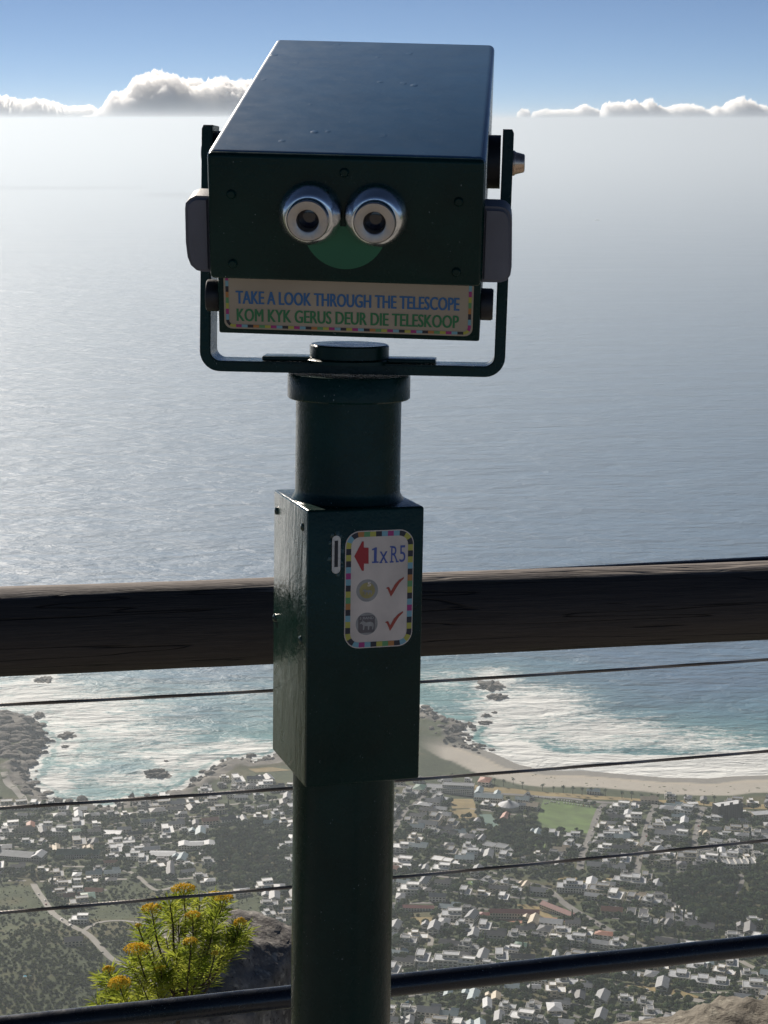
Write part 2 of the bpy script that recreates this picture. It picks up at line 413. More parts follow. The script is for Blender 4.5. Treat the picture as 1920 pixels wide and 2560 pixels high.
rock = np.array([.24, .225, .21]) * (.55 + .9 * n2[..., None])
bm_ = (np.clip((98 + 14 * (n1 - .5) - SD) / 6, 0, 1) * BEACH)[..., None]
rm_ = (np.clip((34 + 26 * (n1 - .5) - SD) / 6, 0, 1) * ROCKY)[..., None]
rm_ = np.maximum(rm_, (np.clip((head - .15) * 5, 0, 1))[..., None])
gc = veg * (1 - bm_) + sandc * bm_; gc = gc * (1 - rm_) + rock * rm_
gc = np.concatenate([np.clip(gc, 0.005, 1), np.ones(gc.shape[:2] + (1,))], -1)
def grid_quads(ny, nx):
    i = np.arange(ny - 1)[:, None] * nx + np.arange(nx - 1)[None, :]
    return np.stack([i, i + 1, i + nx + 1, i + nx], -1).reshape(-1, 4)
t = NT('land'); a = t.node('ShaderNodeAttribute', attribute_name='col'); v = t.coord('Position')
nz = t.noise(v, .16, 4, .6)
lc = t.mix(t.ramp(nz, [(.3, .0), (.7, 1)]), t.mix(.2, a.outputs['Color'], (0, 0, 0)), t.mix(.18, a.outputs['Color'], (.2, .19, .13)))
M['land'] = t.set(lc, .92, 0, t.bump(t.noise(v, .35, 3), .6, .8), .15)
tag(bigmesh('ground', np.stack([XX, YY, ZZ], -1).reshape(-1, 3), grid_quads(len(GY), len(GX)), M['land'], True, {'col': gc.reshape(-1, 4)}), kind='structure')

# offshore rocks: (px, py, half width m, half depth m, height m, seed, label)
ROCKS = [(110, 1699, 15, 20, 4, 1, 'low dark rock awash alone just under the timber rail at the far left'),
         (166, 1840, 14, 14, 5, 2, 'dark rock in the surf beside the left boulder headland'),
         (97, 1790, 9, 16, 5, 3, 'small dark rock in white surf off the tip of the left headland'),
         (394, 1936, 19, 17, 7, 4, 'rounded rock islet in white surf in the middle of the left cove'),
         (415, 1903, 4, 4, 2, 5, 'tiny rock in the water just beyond the cove islet'),
         (1228, 1716, 24, 24, 8, 6, 'large brown rock islet ringed by surf in the bay right of the post'),
         (1242, 1744, 16, 14, 6, 12, 'low flat rock on the near side of the large bay islet'),
         (1216, 1790, 8, 7, 4, 7, 'small rock in surf between the bay islet and the beach rocks'),
         (1236, 1782, 5, 5, 3, 8, 'tiny rock at the right of the surf gap near the beach rocks'),
         (1212, 1808, 12, 8, 4, 9, 'flat rock just off the end of the beach rocks'),
         (163, 1867, 6, 6, 3, 10, 'small dark rock below the left headland rock')]
# sea: one sheet to the horizon, finer near the coast
SX = np.concatenate([[-59000, -29000, -15000, -8000, -4500, -2600], np.arange(-1500, 1501, 8), [2600, 4500, 8000, 15000, 29000, 59000]]).astype(float)
SY = np.concatenate([[2300, 2450], np.arange(2550, 4700, 8), [4900, 5300, 6000, 7500, 10000, 15000, 24000, 38000, 60000, 109900]]).astype(float)
sx, sy = np.meshgrid(SX, SY); ssd = -sdist(sx.ravel(), sy.ravel()).reshape(sx.shape)      # positive offshore
foam = np.exp(-np.maximum(ssd, 0) / 34) * (sx < 190) * 1.0
surf = np.clip((sx - 120) / 120, 0, 1)
breaker = np.clip(1 - (ssd - (72 + 55 * np.clip((sx - 330) / 350, 0, 1))) / 30, 0, 1) * surf
foam = np.maximum(foam, breaker * 1.1)
foam = np.maximum(foam, np.exp(-np.maximum(ssd, 0) / 34) * (sx > 0) * .9)
for (u, v, rx, ry, hh, sd_, lb) in ROCKS:
    p = sea_pt(u, v); q = np.hypot((sx - p[0]) / (rx + 26), (sy - p[1]) / (ry + 34)); foam = np.maximum(foam, np.clip(1.25 - q, 0, 1) * .95)
def blob(u, v, ax, ay, amp):
    p = sea_pt(u, v); return amp * np.exp(-(((sx - p[0]) / ax) ** 2 + ((sy - p[1]) / ay) ** 2))
for b in ((1330, 1770, 150, 190, .78), (1500, 1830, 200, 140, .72), (1720, 1850, 180, 110, .6), (1240, 1690, 70, 90, .7), (1290, 1840, 110, 80, .65), (1110, 1700, 90, 130, .45),
          (200, 1790, 200, 240, .72), (60, 1740, 160, 160, .75), (330, 1830, 150, 90, .66), (420, 1880, 160, 80, .62), (130, 1960, 60, 90, .8), (330, 1950, 130, 50, .62), (500, 1900, 110, 90, .72), (600, 1870, 90, 70, .75), (180, 1900, 70, 90, .6), (560, 1740, 200, 120, .35)):
    foam = np.maximum(foam, blob(*b))
depth = np.clip(ssd / 520, 0, 1)
t = NT('sea water'); af = t.node('ShaderNodeAttribute', attribute_name='foam').outputs['Fac']; ad = t.node('ShaderNodeAttribute', attribute_name='depth').outputs['Fac']
vw = t.coord('Position', (1, 2.6, 1), rad(8)); vi = t.coord('Position')
w1 = t.noise(vw, .075, 5, .62, .3); w2 = t.noise(vw, .012, 4, .6, .4); w3 = t.noise(vw, .0028, 3, .55, .5)
streak = t.noise(t.coord('Position', (.55, 2.0, 1), rad(14)), .022, 7, .68, 1.4)
fine = t.noise(vi, .13, 4, .65, .6)
lace = t.math('SUBTRACT', .5, t.math('MULTIPLY', t.math('ABSOLUTE', t.math('SUBTRACT', t.noise(t.coord('Position', (.7, 1.5, 1), rad(14)), .030, 5, .6, 1.0), .5)), 5.5))
fs = t.math('ADD', t.math('MULTIPLY', t.math('SUBTRACT', streak, .5), 1.5), t.math('ADD', t.math('MULTIPLY', t.math('SUBTRACT', fine, .5), .9), t.math('MULTIPLY', lace, .55)))
ao = t.node('ShaderNodeAttribute', attribute_name='off').outputs['Fac']
wave = t.math('SINE', t.math('MULTIPLY', t.math('ADD', ao, t.math('MULTIPLY', t.noise(vi, .012, 3), 55)), 2 * math.pi / 42))
fs = t.math('SUBTRACT', fs, t.math('MULTIPLY', t.ramp(wave, [(.35, 0), (.95, .5)]), t.ramp(t.math('MULTIPLY', ao, .01), [(.1, 1), (1.0, 0)])))
fm = t.math('ADD', fs, t.math('SUBTRACT', t.math('MULTIPLY', af, 1.75), .70))
fm = t.ramp(fm, [(.0, 0), (.12, .18), (.5, .85), (.75, 1)])
fm = t.math('MULTIPLY', fm, t.ramp(af, [(.03, 0), (.22, 1)]))
cw = t.mix(ad, (.06, .25, .25), (.034, .120, .240))
cw = t.mix(t.ramp(w3, [(.35, 0), (.65, .5)]), cw, (.027, .095, .195))
cw = t.mix(t.ramp(af, [(.1, 0), (.8, .55)]), cw, (.15, .29, .28))
col = t.mix(fm, cw, (.74, .76, .75))
nm = t.bump(w3, 42, .6); nm = t.bump(w2, 16.0, .85, nm); nm = t.bump(w1, 2.6, .9, nm)
rg = t.math('ADD', t.math('MULTIPLY', fm, .3), t.math('ADD', .47, t.math('MULTIPLY', t.math('SUBTRACT', t.noise(t.coord('Position', (.35, 1.6, 1), rad(10)), .0032, 5, .6, .8), .5), .5)))
t.p.inputs['IOR'].default_value = 1.333
M['sea'] = t.set(col, rg, 0, nm, .5)
tag(bigmesh('sea', np.stack([sx, sy, np.full(sx.shape, SEA)], -1).reshape(-1, 3), grid_quads(len(SY), len(SX)), M['sea'], True,
            {'foam': np.clip(foam, 0, 1).ravel(), 'depth': depth.ravel(), 'off': np.clip(ssd, 0, 400).ravel()}), kind='structure')

def lump(rx, ry, rz, seed, sub=3, amp=.35, freq=1.3, cut=-.4):
    bm = bmesh.new(); bmesh.ops.create_icosphere(bm, subdivisions=sub, radius=1)
    for v in bm.verts:
        p = v.co.copy(); k = 1 + amp * (mnoise.fractal(p * freq + Vector((seed * 7.3, seed, -seed)), .9, 2.1, 5))
        v.co = Vector((p.x * rx, p.y * ry, max(p.z, cut) * rz)) * k
    return bm
rocksea = rockmat('wet shore rock', (.06, .055, .052), (.22, .20, .18), (.28, .26, .235), .12)
for (u, v, rx, ry, hh, sd_, lb) in ROCKS:
    p = sea_pt(u, v); mb = MB(); mb.bm(lump(rx, ry, hh, sd_, 4, .75, 2.3, -.15), 0, True)
    o = mb.build('sea_rock', rocksea, sharp=60); o.location = (p[0], p[1], SEA - .8); tag(o, lb, 'rock', 'rocks standing in the surf')
# boulders heaped along the rocky shore: uncountable
mb = MB()
for i, p in enumerate(SHORE):
    if not (-800 < p[0] < 160 and (p[1] > 3160 or p[0] < 20)): continue
    for k in range(18 if 20 < p[0] else 8 if -120 < p[0] else 5):
        q = p + nrng.normal(0, 20 if 20 < p[0] else 13, 2); s = float(nrng.uniform(2.0, 6.5)) * (1.5 if k == 0 else 1)
        if sdi(*q) < -14: continue
        mb.bm(lump(s * rng.uniform(.9, 1.6), s * rng.uniform(.8, 1.3), s * rng.uniform(.6, .9), i * 5 + k, 1, .45, 1.4), 0, False, Matrix.Translation((q[0], q[1], max(hgt(*q), SEA) + s * .1)))
for k in range(150):                                                # whale backed boulders of the headland
    q = sea_pt(rng.uniform(-30, 112), rng.uniform(1800, 1905)); s = rng.uniform(3, 9.5)
    if sdi(*q) < 3: continue
    mb.bm(lump(s * rng.uniform(1.2, 2.0), s * rng.uniform(.8, 1.4), s * rng.uniform(.5, .75), 900 + k, 2, .3, 1.0), 0, True, Matrix.Translation((q[0], q[1], hgt(*q) + s * .05)))
tag(mb.build('shore_boulders', rocksea), 'heaped grey boulders along the rocky shore', 'boulders', kind='stuff')
# ---------------------------------------------------------------- roads, lawns and courts draped on the land
def drape(x, y, off): return Vector((x, y, max(hgt(x, y), SEA) + off))
RGRID = {}
def ribbon(name, px, w, mat, off=.5, kind='structure', xy=None):
    pts = [ground(*p) for p in px] if xy is None else [Vector((a, b, 0)) for a, b in xy]; P = []
    for a, b in zip(pts, pts[1:]):
        n = max(1, int((b - a).length / 9)); P += [a.lerp(b, k / n) for k in range(n)]
    P.append(pts[-1])
    for _ in range(3): P = [P[0]] + [(P[i - 1] + P[i] * 2 + P[i + 1]) / 4 for i in range(1, len(P) - 1)] + [P[-1]]
    v = []; f = []
    for i, p in enumerate(P):
        d_ = (P[min(i + 1, len(P) - 1)] - P[max(i - 1, 0)]); n = Vector((-d_.y, d_.x, 0)).normalized()
        v += [drape(*(p + n * w * k)[:2], off) for k in (-.5, -.17, .17, .5)]
    for i in range(len(P) - 1):
        for k in range(3): f.append((i * 4 + k, i * 4 + k + 1, i * 4 + k + 5, i * 4 + k + 4))
    mb = MB(); mb.add(v, f, 0, True); o = mb.build(name, mat); tag(o, kind=kind); ROADS.append(([p.xy for p in P], w))
    for p in P: RGRID.setdefault((int(p.x // 24), int(p.y // 24)), []).append((p.x, p.y, w))
    return P
def near_road(x, y, rr):
    i, j = int(x // 24), int(y // 24)
    return any((a - x) ** 2 + (b - y) ** 2 < (w / 2 + rr) ** 2 for p in (-1, 0, 1) for q in (-1, 0, 1) for a, b, w in RGRID.get((i + p, j + q), ()))
ROADS = []; AREAS = []
def inside(poly, x, y):
    c = False
    for (a, b), (e, g) in zip(poly, poly[1:] + poly[:1]):
        if (b > y) != (g > y) and x < (e - a) * (y - b) / (g - b) + a: c = not c
    return c
def patch(name, px, mat, off=.45, N=14, smooth_to=None):
    c = [ground(*p) for p in px]; v = []; f = []
    for j in range(N + 1):
        for i in range(N + 1):
            p = c[0].lerp(c[1], i / N).lerp(c[3].lerp(c[2], i / N), j / N); v.append(drape(p.x, p.y, off))
    for j in range(N):
        for i in range(N): k = j * (N + 1) + i; f.append((k, k + 1, k + N + 2, k + N + 1))
    mb = MB(); mb.add(v, f, 0, True); AREAS.append([tuple(q[:2]) for q in c]); return tag(mb.build(name, mat), kind='structure')
winding = ribbon('road', [(84, 2210), (90, 2223), (101, 2240), (116, 2261), (134, 2287), (163, 2306), (186, 2320), (213, 2331), (231, 2344), (244, 2361), (258, 2378), (275, 2396), (300, 2412), (400, 2440), (560, 2450), (706, 2432), (850, 2440), (1000, 2448), (1200, 2440), (1400, 2444), (1504, 2453), (1640, 2480), (1770, 2507), (1960, 2545)], 9, M['road_pale'])
ribbon('road', [(206, 2329), (240, 2306), (300, 2300), (370, 2310)], 6, M['road_pale'])
ribbon('road', [(1290, 2206), (1365, 2217), (1400, 2251), (1452, 2286), (1504, 2316), (1544, 2338), (1640, 2378), (1760, 2400)], 11, M['asphalt'])
ribbon('road', [(1512, 2010), (1498, 2024), (1486, 2056), (1474, 2092), (1455, 2140), (1448, 2185)], 10, M['asphalt'])
ribbon('road', [(1640, 2014), (1625, 2040), (1611, 2090), (1598, 2150), (1590, 2190)], 9, M['asphalt'])
ribbon('road', [(1757, 2022), (1747, 2050), (1738, 2097), (1735, 2150)], 9, M['asphalt'])
BR = ribbon('road', [(700, 1985), (900, 1974), (1060, 1968), (1250, 1985), (1330, 1990), (1420, 1996), (1500, 2006), (1640, 2014), (1780, 2022), (1920, 2034), (2000, 2040)], 11, M['asphalt'])
ribbon('road', [(980, 2086), (1010, 2030), (1060, 1990)], 8, M['asphalt'])
ribbon('road', [(980, 2135), (1060, 2160), (1150, 2160), (1300, 2206)], 7, M['asphalt'])
ribbon('road', [(960, 2308), (1010, 2318), (1080, 2340), (1075, 2365)], 7, M['road_pale'])
ribbon('road', [(0, 2060), (100, 2050), (220, 2056), (350, 2076), (470, 2050), (640, 2035)], 7, M['asphalt'])
ribbon('road', [(100, 2165), (230, 2168), (330, 2180), (390, 2230), (470, 2205)], 7, M['road_pale'])
ribbon('road', [(10, 1930), (18, 1960), (48, 1985), (66, 2010)], 12, M['road_pale'])
ribbon('road', [(960, 2500), (1150, 2470), (1330, 2500), (1480, 2556)], 7, M['asphalt'])
ribbon('road', [(1780, 2150), (1860, 2190), (1840, 2250)], 6, M['asphalt'])
ribbon('road', [(1840, 2395), (1880, 2420), (1950, 2440)], 8, M['road_pale'])
patch('sports_field', [(1359, 1999), (1493, 2018), (1475, 2085), (1334, 2070)], M['grass'])
for a, b in (((1120, 1998), (1131, 2022)), ((1124, 2024), (1133, 2046))):
    patch('bowling_green', [a, (a[0] + 62, a[1]), (b[0] + 61, b[1]), b], M['dry_grass'])
patch('tennis_court', [(1198, 2036), (1228, 2036), (1248, 2066), (1212, 2072)], M['court'])
patch('verge', [(1394, 2192), (1530, 2196), (1530, 2206), (1394, 2203)], M['dry_grass'], .55)
patch('verge', [(1550, 2458), (1700, 2478), (1770, 2500), (1560, 2466)], M['dry_grass'], .8)
patch('verge', [(1290, 2262), (1345, 2262), (1390, 2300), (1350, 2300)], M['dry_grass'])
patch('clay_path', [(1195, 2288), (1230, 2292), (1345, 2303), (1300, 2309)], M['clay'])
patch('clay_path', [(1345, 2295), (1370, 2293), (1430, 2300), (1420, 2306)], M['clay'])
patch('lawn', [(1024, 2294), (1080, 2294), (1080, 2318), (1030, 2310)], M['dry_grass'])
patch('lawn', [(1160, 2206), (1182, 2202), (1188, 2214), (1165, 2216)], M['grass'])
patch('lawn', [(1345, 2096), (1364, 2112), (1360, 2125), (1325, 2112)], M['grass'])
patch('lawn', [(620, 1922), (680, 1918), (730, 1926), (640, 1932)], M['dry_grass'])
patch('verge', [(1160, 1960), (1560, 1994), (1560, 2002), (1160, 1974)], M['dry_grass'], .4, 40)
patch('verge', [(1560, 1995), (1920, 2012), (1920, 2024), (1560, 2003)], M['dry_grass'], .4, 40)

# ---------------------------------------------------------------- buildings
def wins(mb, x0, x1, y0, y1, z0, z1, m, storeys, gap=3.4):
    """window panes standing 6 cm out of the four faces of a block"""
    hs = (z1 - z0) / storeys
    for s in range(storeys):
        a, b = z0 + hs * s + hs * .34, z0 + hs * s + hs * .80
        n = max(1, int((x1 - x0) / gap)); w = (x1 - x0) / n
        for k in range(n):
            p, q = x0 + w * (k + .2), x0 + w * (k + .8)
            mb.box(p, q, y0 - .06, y0 + .02, a, b, m); mb.box(p, q, y1 - .02, y1 + .06, a, b, m)
        n = max(1, int((y1 - y0) / gap)); w = (y1 - y0) / n
        for k in range(n):
            p, q = y0 + w * (k + .2), y0 + w * (k + .8)
            mb.box(x0 - .06, x0 + .02, p, q, a, b, m); mb.box(x1 - .02, x1 + .06, p, q, a, b, m)
def block(wall, roof, win, x0, x1, y0, y1, h, kind, rh=2.4, storeys=2, foot=-5, ov=.5):
    if kind == 'flat':
        wall.box(x0, x1, y0, y1, foot, h - .6)
        for a in ((x0, x1, y0, y0 + .3), (x0, x1, y1 - .3, y1), (x0, x0 + .3, y0 + .3, y1 - .3), (x1 - .3, x1, y0 + .3, y1 - .3)): wall.box(*a, h - .6, h + .1)
        roof.box(x0 + .31, x1 - .31, y0 + .31, y1 - .31, h - .59, h - .35)
    else:
        wall.box(x0, x1, y0, y1, foot, h)
        X0, X1, Y0, Y1 = x0 - ov, x1 + ov, y0 - ov, y1 + ov; z = h + .02
        if kind == 'gable':
            if x1 - x0 >= y1 - y0: ym = (y0 + y1) / 2; v = [(X0, Y0, z), (X1, Y0, z), (X1, Y1, z), (X0, Y1, z), (X0, ym, z + rh), (X1, ym, z + rh)]; f = [(0, 1, 5, 4), (2, 3, 4, 5), (0, 4, 3), (1, 2, 5), (0, 3, 2, 1)]
            else: xm = (x0 + x1) / 2; v = [(X0, Y0, z), (X1, Y0, z), (X1, Y1, z), (X0, Y1, z), (xm, Y0, z + rh), (xm, Y1, z + rh)]; f = [(0, 4, 5, 3), (1, 2, 5, 4), (0, 1, 4), (2, 3, 5), (0, 3, 2, 1)]
        else:
            r_ = min(x1 - x0, y1 - y0) / 2
            if x1 - x0 >= y1 - y0: ym = (y0 + y1) / 2; v = [(X0, Y0, z), (X1, Y0, z), (X1, Y1, z), (X0, Y1, z), (x0 + r_, ym, z + rh), (x1 - r_ + .01, ym, z + rh)]; f = [(0, 1, 5, 4), (2, 3, 4, 5), (3, 0, 4), (1, 2, 5), (0, 3, 2, 1)]
            else: xm = (x0 + x1) / 2; v = [(X0, Y0, z), (X1, Y0, z), (X1, Y1, z), (X0, Y1, z), (xm, y0 + r_, z + rh), (xm, y1 - r_ + .01, z + rh)]; f = [(0, 1, 4), (1, 2, 5, 4), (2, 3, 5), (3, 0, 4, 5), (0, 3, 2, 1)]
        roof.add(v, f)
    wins(win, x0, x1, y0, y1, 0, h - (.6 if kind == 'flat' else 0), 1, storeys)
def building(name, label, cat, loc, yaw, blocks, wallm, roofm, group=None, extra=None):
    e = empty(name, loc, label, cat, group); e.rotation_euler = (0, 0, yaw)
    w, r, g = MB(), MB(), MB()
    for b in blocks: block(w, r, w, *b[:5], **b[5])
    if extra: extra(w, r, g)
    w.build('wall', [wallm, M['glass']], e); r.build('roof', roofm, e)
    return e
KEEP = []                                           # (x, y, radius) kept free of houses and trees
def lm(name, label, cat, u, v, yaw, blocks, wallm, roofm, extra=None, clear=None):
    p = ground(u, v); KEEP.append((p.x, p.y, clear or max(max(abs(q) for q in b[:4]) for b in blocks) * .85 + 4))
    return building(name, label, cat, p, rad(yaw), blocks, M[wallm], M[roofm], None, extra)
F_ = dict(kind='flat')
lm('hotel', 'long white stepped hotel with a grey flat roof behind the beach road palms', 'hotel', 1128, 1980, -8, [(-40, 36, -10, 10, 9, dict(kind='flat', storeys=3)), (-14, 36, -4, 10.5, 13, dict(kind='flat', storeys=4)), (-46, -40, -16, 4, 7, dict(kind='flat', storeys=2))], 'w_white', 'r_grey')
lm('hotel_wing', 'blue grey roofed two storey wing between the white hotel and the rotunda', 'hotel', 1222, 2002, -10, [(-22, 22, -9, 9, 8, dict(kind='gable', rh=4)), (-24, -12, 9.5, 34, 8, dict(kind='gable', rh=4)), (6, 16, 9.5, 26, 7, dict(kind='gable', rh=3))], 'w_white', 'r_blue')
def cone(w, r, g):
    r.lathe([(17, 6.5), (16.5, 7), (2.2, 13), (2, 14.5), (0, 15.2)], 16, 0, None, False)
    w.lathe([(15.6, -5), (15.6, 6.5)], 16, 0, None, False)
lm('rotunda', 'round pavilion with a pale cone roof by the top left corner of the sports field', 'pavilion', 1272, 2022, 0, [(10, 26, -2, 8, 6, dict(kind='gable', rh=3))], 'w_cream', 'r_light', cone)
lm('school', 'long two storey school with a dark red roof on the slope right of the post', 'school', 1286, 2294, -3, [(-31, 31, -6, 6, 8, dict(kind='gable', rh=3.6))], 'w_cream', 'r_red')
lm('school_wing', 'slanting dark red roofed school wing beside the wide road', 'school', 1396, 2284, -47, [(-27, 27, -5.5, 5.5, 6, dict(kind='gable', rh=3.4))], 'w_cream', 'r_red')
lm('annex', 'small dark red roofed annex at the left end of the long school', 'school', 1216, 2292, -6, [(-9, 9, -5, 5, 4, dict(kind='hip'))], 'w_brick', 'r_red')
lm('long_house', 'long low house with a bright red roof right of the post', 'house', 1046, 2275, -4, [(-20, 20, -5, 5, 4.5, dict(kind='gable'))], 'w_white', 'r_red')
def tower(w, r, g):
    for x in (-15, 0.5, 16): w.box(x - 2.6, x + 2.6, -9.4, -8.61, -5, 30)
lm('apartment_block', 'tall dark apartment block with a white roof near the right edge by the beach', 'apartments', 1818, 2048, 22, [(-22, 22, -8.5, 8.5, 26, dict(kind='flat', storeys=9))], 'w_dark', 'r_white', tower)
lm('apartment_block', 'white low apartment block at the right edge beside the dark tall block', 'apartments', 1905, 2050, 12, [(-16, 16, -9, 9, 12, dict(kind='flat', storeys=4))], 'w_cream', 'r_light')
for i, (u, v, n, yaw, lb) in enumerate(((1765, 2140, 3, -70, 'short terrace of white flats stepping downhill under the second cable at right'), (1838, 2168, 6, 4, 'long terrace of six white flats by the wood near the right edge'))):
    bl = [(-n * 4.5 + 9 * k, -n * 4.5 + 9 * k + 8, -9, 9, 8 + (k % 2) * .8, dict(kind='flat', storeys=2)) for k in range(n)]
    def party(w, r, g, n=n):
        for k in range(n + 1): w.box(-n * 4.5 + 9 * k - .7, -n * 4.5 + 9 * k - .31, -9.5, 9.5, -5, 10.5)
    lm('terrace_row', lb, 'flats', u, v, yaw, bl, 'w_white', 'r_grey', party)
lm('villa', 'big white stepped villa with terraces left of the wide road bend', 'villa', 1430, 2226, -8, [(-20, 20, -9, 9, 7, dict(kind='flat')), (-12, 14, -4, 9.2, 10.5, dict(kind='flat', storeys=3)), (-8, 4, 0, 9.4, 13.5, dict(kind='flat', storeys=4)), (20.5, 29, -12, 4, 5, dict(kind='flat', storeys=1))], 'w_white', 'r_light')
lm('villa', 'white villa complex with framed roof courts below the wood right of the post', 'villa', 1246, 2124, -28, [(-22, -4, -8, 8, 6, F_), (-3.5, 14, -10, 6, 8, dict(kind='flat')), (14.5, 26, -9, 3, 6, F_)], 'w_white', 'r_grey')
lm('villa', 'cream stepped villa directly above the second cable beside the post', 'villa', 1118, 2160, -22, [(-22, -6, -8, 8, 7, F_), (-5.5, 8, -9, 5, 7.8, F_), (8.5, 22, -10, 2, 6.5, F_)], 'w_cream', 'r_white')
lm('hall', 'row of pale barrel roofed halls at the left edge of the town', 'hall', 62, 2146, -12, [(-40, -12, -11, 11, 6, dict(kind='gable', rh=5)), (-11.5, 14, -11, 11, 6, dict(kind='gable', rh=5)), (14.5, 30, -12, 10, 8, dict(kind='gable', rh=4))], 'w_grey', 'r_light')
lm('hall', 'dark green roofed hall compound among trees on the left', 'hall', 196, 2142, -2, [(-30, -6, -9, 9, 6, dict(kind='gable', rh=6)), (-5, 30, -6, 8, 6, dict(kind='gable', rh=5)), (-10, 12, 9, 17, 5, dict(kind='gable'))], 'w_grey', 'r_green')
lm('warehouse', 'pale long roofed building of three bays left of the post', 'building', 492, 2118, 4, [(-26, -10, -9, 9, 6, dict(kind='gable', rh=2)), (-9.5, 9, -9, 9, 6, dict(kind='gable', rh=2)), (9.5, 26, -9, 9, 6, dict(kind='gable', rh=2))], 'w_white', 'r_light')
lm('warehouse', 'wide pale flat roofed building with a dark right end left of the post', 'building', 420, 2142, -2, [(-26, 10, -10, 10, 5, dict(kind='gable', rh=1.6)), (10.5, 24, -10, 10, 4, F_)], 'w_cream', 'r_light')
lm('warehouse', 'bright white square roof by the yellow garden on the left', 'building', 280, 2088, -4, [(-14, 14, -9, 9, 5, dict(kind='flat', storeys=1))], 'w_white', 'r_white')
for i, (u, lb) in enumerate(((1578, 'left half of the twin dark flat roofed houses with white rims'), (1608, 'right half of the twin dark flat roofed houses with white rims'))):
    lm('house', lb, 'house', u, 2288 + i * 4, -12, [(-5.5, 5.5, -11, 11, 6, F_)], 'w_white', 'r_dark', clear=10)
for i, (u, lb) in enumerate(((1674, 'left one of two dark solar covered roofs right of the twin houses'), (1697, 'right one of two dark solar covered roofs right of the twin houses'))):
    lm('house', lb, 'house', u, 2302 + i * 2, -8, [(-4.8, 4.8, -12, 12, 6, F_)], 'w_grey', 'r_dark', clear=10)
for i, (u, v, lb) in enumerate(((1698, 2447, 'pale flat roofed villa left of two white ones above the lower right road'), (1752, 2460, 'bright white flat roofed villa in the middle of the lower right road row'), (1797, 2466, 'white roofed villa at the right of the lower right road row'), (1742, 2424, 'white stepped villa just under the tube at lower right'))):
    lm('villa', lb, 'villa', u, v, -14, [(-12, 12, -9, 9, 6, F_), (-4, 8, -3, 9.3, 8.8, dict(kind='flat', storeys=3))], 'w_white', 'r_light')

# ordinary houses: six wall-and-roof types, each in several colours
TYPES = {}
def htype(key, desc, wallm, roofm, blocks):
    w, r, g = MB(), MB(), MB()
    for b in blocks: block(w, r, w, *b[:5], **b[5])
    e = empty('house', (0, 0, 0)); e_w = w.build('wall', [M[wallm], M['glass']], e); e_r = r.build('roof', M[roofm], e)
    TYPES[key] = (e, desc, [e_w, e_r])
G_ = lambda **k: dict(dict(kind='gable', rh=2.8), **k); Hh = lambda **k: dict(dict(kind='hip', rh=2.2), **k); Ff = lambda **k: dict(dict(kind='flat'), **k)
SH = {'A': [(-9, 9, -6, 6, 6, Ff()), (-3, 9.3, -1, 6.3, 8.8, Ff(storeys=3)), (-12, -9.2, -4, 3, 3.2, Ff(storeys=1))],
      'B': [(-8, 2, -7, 5, 6.4, Ff()), (2.3, 9, -4, 7, 4, Ff(storeys=1)), (-5, 1, -2, 5.3, 9, Ff(storeys=3))],
      'C': [(-9, 9, -4.5, 4.5, 5, G_())], 'D': [(-9, 9, -4.5, 4.5, 5, G_()), (1, 8, 4.6, 11, 4.6, G_(rh=2.3))],
      'E': [(-8, 8, -6, 6, 5.2, Hh())], 'F': [(-7, 7, -5, 5, 5.2, Hh()), (-13, -7.6, -4, 3, 3.4, Ff(storeys=1))]}
NM = dict(A='stepped house', B='cubic house', C='gabled house', D='L shaped house', E='hipped house', F='hipped house with annex')
CN = dict(r_light='pale', r_grey='grey', r_dark='charcoal', r_white='white', r_terra='terracotta', r_green='green', r_blue='slate blue', r_tan='tan', r_red='dark red')
WNm = dict(w_white='white', w_cream='cream', w_grey='grey', w_brick='brick', w_pink='pink')
for sh, rf, wl_ in (('A', 'r_white', 'w_white'), ('A', 'r_light', 'w_white'), ('A', 'r_grey', 'w_cream'), ('B', 'r_light', 'w_white'), ('B', 'r_grey', 'w_white'), ('B', 'r_dark', 'w_grey'), ('B', 'r_white', 'w_cream'),
                    ('C', 'r_grey', 'w_white'), ('C', 'r_light', 'w_white'), ('C', 'r_dark', 'w_cream'), ('C', 'r_terra', 'w_cream'), ('D', 'r_grey', 'w_white'), ('D', 'r_dark', 'w_white'), ('D', 'r_blue', 'w_white'), ('D', 'r_tan', 'w_cream'),
                    ('E', 'r_dark', 'w_white'), ('E', 'r_grey', 'w_cream'), ('E', 'r_terra', 'w_white'), ('E', 'r_green', 'w_white'), ('F', 'r_grey', 'w_white'), ('F', 'r_light', 'w_cream'), ('F', 'r_dark', 'w_white')):
    htype(sh + rf + wl_, f"{WNm[wl_]} {NM[sh]}, {CN[rf]} roof", wl_, rf, SH[sh])
NO_HOUSE = [[(-60, 2330), (-60, 2215), (80, 2205), (130, 2262), (215, 2322), (262, 2366), (300, 2405), (460, 2440), (460, 2700), (-60, 2700)],
            [(532, 2074), (640, 2062), (716, 2074), (727, 2230), (640, 2260), (575, 2215), (500, 2128)], [(300, 2200), (700, 2230), (640, 2300), (560, 2420), (300, 2400), (200, 2310)],
            [(1650, 2222), (1760, 2180), (1960, 2185), (1960, 2350), (1770, 2335), (1690, 2272)], [(1210, 2062), (1330, 2050), (1340, 2100), (1420, 2110), (1330, 2150), (1270, 2150), (1205, 2100)],
            [(1120, 2178), (1560, 2186), (1560, 2204), (1120, 2195)], [(60, 1780), (130, 1850), (170, 2010), (60, 2010), (-60, 2000), (-60, 1780)], [(1480, 2470), (1820, 2500), (1900, 2560), (1700, 2530), (1480, 2490)], [(530, 1880), (760, 1830), (1150, 1820), (1150, 1955), (560, 1945)]]
